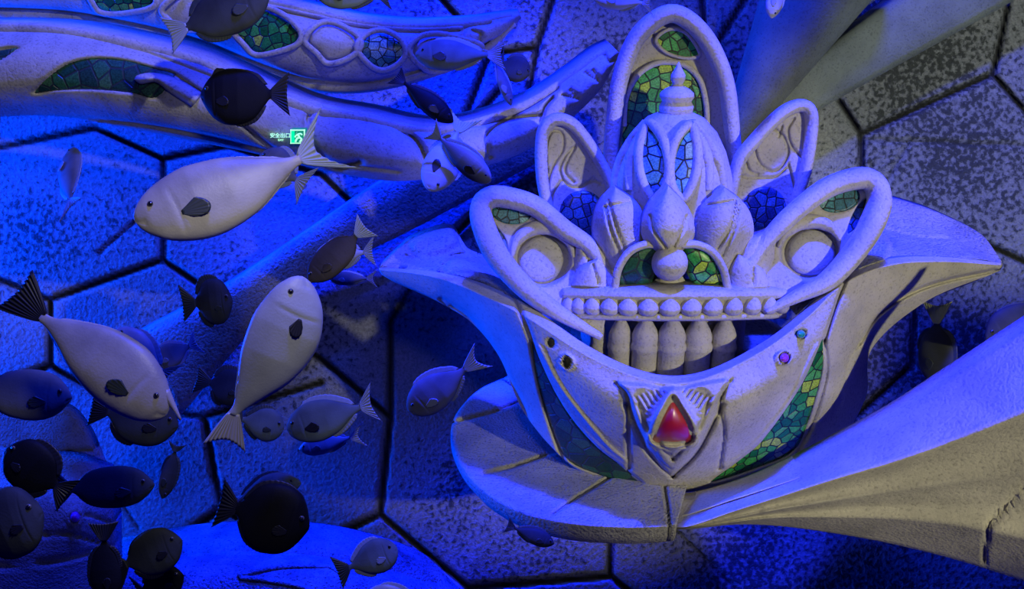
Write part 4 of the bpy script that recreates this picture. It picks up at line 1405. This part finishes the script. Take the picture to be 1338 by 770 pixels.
# around the arms
fish('black deep-bodied fish with tall pointed fin in front of the lower arm', (262, 128), (355, 127), 72, 4.4, skin=DARK, up=(0.45, -1), tail_len=.27, spread=.40, fork=.15, dorsal=(.10, .9, .16), anal=(.45, .9, .08), peak=1, bend=0.15)
fish('dark grey fish at the top edge over the upper diamond-framed arm', (352, -6), (243, 36), 62, 4.3, skin=DUSK, fin=FIN_DUSK, tail_mat=FIN_COOL, up=(-0.3, -1), tail_len=.26, spread=.42, fork=.2)
fish('grey-green fish overlapping the tip of the upper arm', (542, 72), (638, 72), 40, 4.4, 'slim', skin=GREEN, fin=FIN_COOL, tail_mat=FIN_COOL, tail_len=.26, spread=.5, fork=.3, pmat=FIN_DUSK)
fish('slim blue-grey fish pointing down under the tip of the upper arm', (668, 138), (647, 78), 15, 4.5, 'slim', skin=GREY, fin=FIN_COOL, up=(1, -0.3), tail_len=.35, spread=.9, fork=.4, pect=.2)
fish('round dark fish shape standing for a fish shadow near the wall beyond the arm tips', (692, 98), (657, 82), 34, 5.2, skin=DUSK, fin=FIN_DUSK, tail_len=.2)  # a shadow modelled as a dusky fish body
fish('slim black fish diagonal across the gap between the arms', (592, 160), (528, 108), 28, 4.4, 'slim', skin=DARK, up=(0.6, -1), tail_len=.22, spread=.55, fork=.2)
fish('fish with an olive yellow tail and pale grey head pointing down', (562, 250), (598, 172), 48, 4.4, 'unicorn', skin=PALE_COOL, fin=FIN_COOL, tail_mat=OLIVE, up=(1, .3), tail_len=.34, spread=.50, fork=.45, pmat=FIN_DARK, dd=-.1)
fish('blue-backed fish with a dark flank slanting down right beside the arm', (641, 238), (574, 180), 34, 4.3, 'unicorn', skin=TWOTONE, fin=FIN_COOL, up=(0.7, -1), roll=25, tail_len=.22, spread=.5, fork=.35, pmat=FIN_DARK)
fish('blue-grey fish half hidden behind the raised tail of the big pale fish', (338, 205), (388, 235), 52, 3.4, 'unicorn', skin=GREY, fin=FIN_COOL, up=(0.4, -1), tail_len=.3, fork=.2)
fish('green-grey fish at the top edge above the upper arm', (415, -6), (495, -6), 36, 4.6, 'unicorn', skin=GREEN, fin=FIN_DUSK)
fish('small pale blue fish at the top edge left of the tall crown panel', (776, -2), (840, 4), 26, 4.6, 'slim', skin=PALE_COOL, fin=FIN_COOL, fork=.4)
fish('pale fish tip entering at the top edge near the grey pillar', (1008, 24), (1018, -30), 22, 4.6, 'slim', skin=PALE_COOL, fin=FIN_COOL, up=(1, 0))
fish('blue-grey fish seen end-on against the hex tiles at the left', (92, 196), (92, 262), 44, 4.9, 'unicorn', skin=GREY, fin=FIN_COOL, up=(1, 0), roll=40, dd=.3, tail_len=.2)
# middle
fish('brown oval fish slanting over the head of the upright pale fish', (403, 368), (466, 308), 40, 3.0, skin=BROWN, fin=BROWN, tail_mat=FIN_COOL, up=(-0.7, -1), tail_len=.25, spread=.5, fork=.2, dorsal=(.22, .9, .05), anal=(.52, .9, .05))
fish('pale-tailed grey fish just behind the brown oval fish', (412, 336), (476, 330), 38, 3.5, 'unicorn', skin=PALE_COOL, fin=FIN_COOL, tail_len=.25, up=(0, -1), fork=.3)
fish('slim blue-edged fish swimming left under the brown fish', (430, 364), (480, 364), 18, 3.8, 'slim', skin=GREY, fin=FIN_COOL, fork=.5, spread=.7, tail_len=.3)
fish('round dark fish facing right near the end of the straight rib', (304, 393), (255, 396), 62, 4.0, skin=DUSK, fin=FIN_DUSK, tail_len=.4, spread=.42, fork=.1, roll=15)
fish('small dim blue fish swimming behind the horned fish', (200, 476), (248, 452), 34, 4.6, 'unicorn', skin=GREY, fin=FIN_COOL, tail_len=.3, fork=.4)
fish('pale blue-grey fish tucked behind the back of the horned fish', (150, 432), (212, 486), 46, 3.4, 'unicorn', skin=PALE_COOL, fin=FIN_COOL, up=(0.7, -1), tail_len=.2)
fish('dim fish with a bright blue back in the shadow beside the ledge', (534, 538), (608, 482), 52, 4.4, 'unicorn', skin=GREY, fin=FIN_COOL, up=(-0.6, -1), tail_len=.34, spread=.4, fork=.4, roll=20)
fish('blue-grey fish with a dark tail swimming left in the blue shadow', (375, 562), (472, 532), 54, 3.4, 'unicorn', skin=GREEN, fin=FIN_COOL, tail_mat=FIN_COOL, up=(-0.2, -1), tail_len=.22, spread=.5, fork=.35, pmat=FIN_DARK)
fish('slim bright-edged blue fish directly below the blue-grey fish', (391, 588), (458, 572), 26, 3.5, 'slim', skin=PALE_COOL, fin=FIN_COOL, up=(-0.2, -1), tail_len=.32, spread=.65, fork=.5)
fish('greenish grey fish peeking out behind the frayed tail', (371, 560), (316, 548), 44, 3.5, 'unicorn', skin=GREEN, fin=FIN_DUSK, tail_len=.2)
fish('dark fish with a pale back stripe left of the frayed tail', (324, 512), (274, 500), 48, 3.9, skin=DUSK, fin=FIN_DUSK, tail_len=.4, spread=.4, fork=.1)
fish('green slim fish with a white chin above the big black fish', (392, 626), (308, 648), 34, 3.5, 'slim', skin=GREEN, fin=FIN_DUSK, up=(-.2, -1), bend=-0.3)
fish('big black round fish with a dark tail in front of the bottom mound', (404, 690), (308, 664), 92, 2.9, skin=DARK, tail_len=.26, spread=.36, fork=.08, up=(0.1, -1), dorsal=(.15, .92, .07), anal=(.4, .92, .06))
fish('blue-topped fish rising from the bottom edge with a green tail', (519, 716), (456, 742), 46, 3.4, 'unicorn', skin=GREEN, fin=FIN_COOL, tail_mat=FIN_DUSK, up=(-0.3, -1), tail_len=.28, spread=.5, fork=.1)
fish('pale blue fish back cut off by the bottom edge', (478, 778), (548, 784), 34, 3.0, 'unicorn', skin=PALE_COOL, fin=FIN_COOL)
fish('small dark slim fish swimming below the ledge', (724, 711), (672, 690), 22, 4.0, 'slim', skin=DUSK, fin=FIN_DUSK, tail_mat=FIN_DUSK, up=(0.3, -1), tail_len=.22, spread=.5, fork=.15)
# lower left
fish('grey oval fish facing right, cut off by the left edge', (94, 520), (-22, 512), 66, 2.8, skin=GREY, fin=FIN_DUSK, dorsal=(.2, .9, .03), anal=(.45, .9, .03))
fish('dark oval fish facing right behind the horned fish head', (233, 558), (140, 538), 68, 3.2, skin=DUSK, fin=FIN_DARK, tail_len=.25, spread=.35, fork=.05)
fish('black fish seen broadside with its tail touching the greenish fish', (8, 586), (74, 636), 66, 2.6, skin=DARK, up=(0.7, -1), tail_len=.26, spread=.40, fork=.1)
fish('greenish dark fish facing right above the purple gem', (202, 634), (92, 640), 54, 2.9, skin=DUSK, fin=FIN_DUSK, tail_mat=FIN_DARK, tail_len=.2, spread=.5, fork=.1, dorsal=(.2, .9, .04), anal=(.45, .9, .04))
fish('narrow dark green fish hanging nose down beside the tiles', (212, 652), (229, 590), 22, 3.4, skin=DUSK, fin=FIN_DUSK, up=(1, 0), tail_len=.2)
fish('big dusky fish at the left edge beside the stone basin', (56, 668), (-30, 700), 92, 2.4, skin=DUSK, fin=FIN_DARK, up=(-.4, -1), dorsal=(.2, .9, .04), anal=(.45, .9, .05))
fish('grey-green fish facing right low beside the mound', (238, 706), (165, 738), 58, 2.8, skin=DUSK, fin=FIN_DARK, tail_mat=FIN_DARK, up=(-.3, -1), tail_len=.3, spread=.55, fork=.1, dorsal=(.2, .9, .05), anal=(.45, .9, .12))
fish('upright black fish with its head at the bottom edge', (140, 790), (136, 706), 40, 2.6, skin=DARK, up=(-1, 0), tail_len=.3, spread=.5, fork=.1)
fish('black fish below the grey-green fish at the bottom edge', (240, 752), (186, 772), 44, 2.9, skin=DARK, up=(-.2, -1), tail_len=.2)
# right side
fish('dark fish with a yellow-green tail hanging head down under the wing', (1222, 504), (1224, 422), 46, 5.3, skin=DUSK, fin=FIN_DUSK, tail_mat=OLIVE, up=(1, 0), roll=50, tail_len=.36, spread=.42, fork=.2)
fish('dark oval fish above the ribbon at the right edge', (1288, 444), (1366, 408), 56, 4.9, skin=DUSK, fin=FIN_DUSK, up=(-.5, -1), dorsal=(.2, .9, .05), anal=(.45, .9, .04))
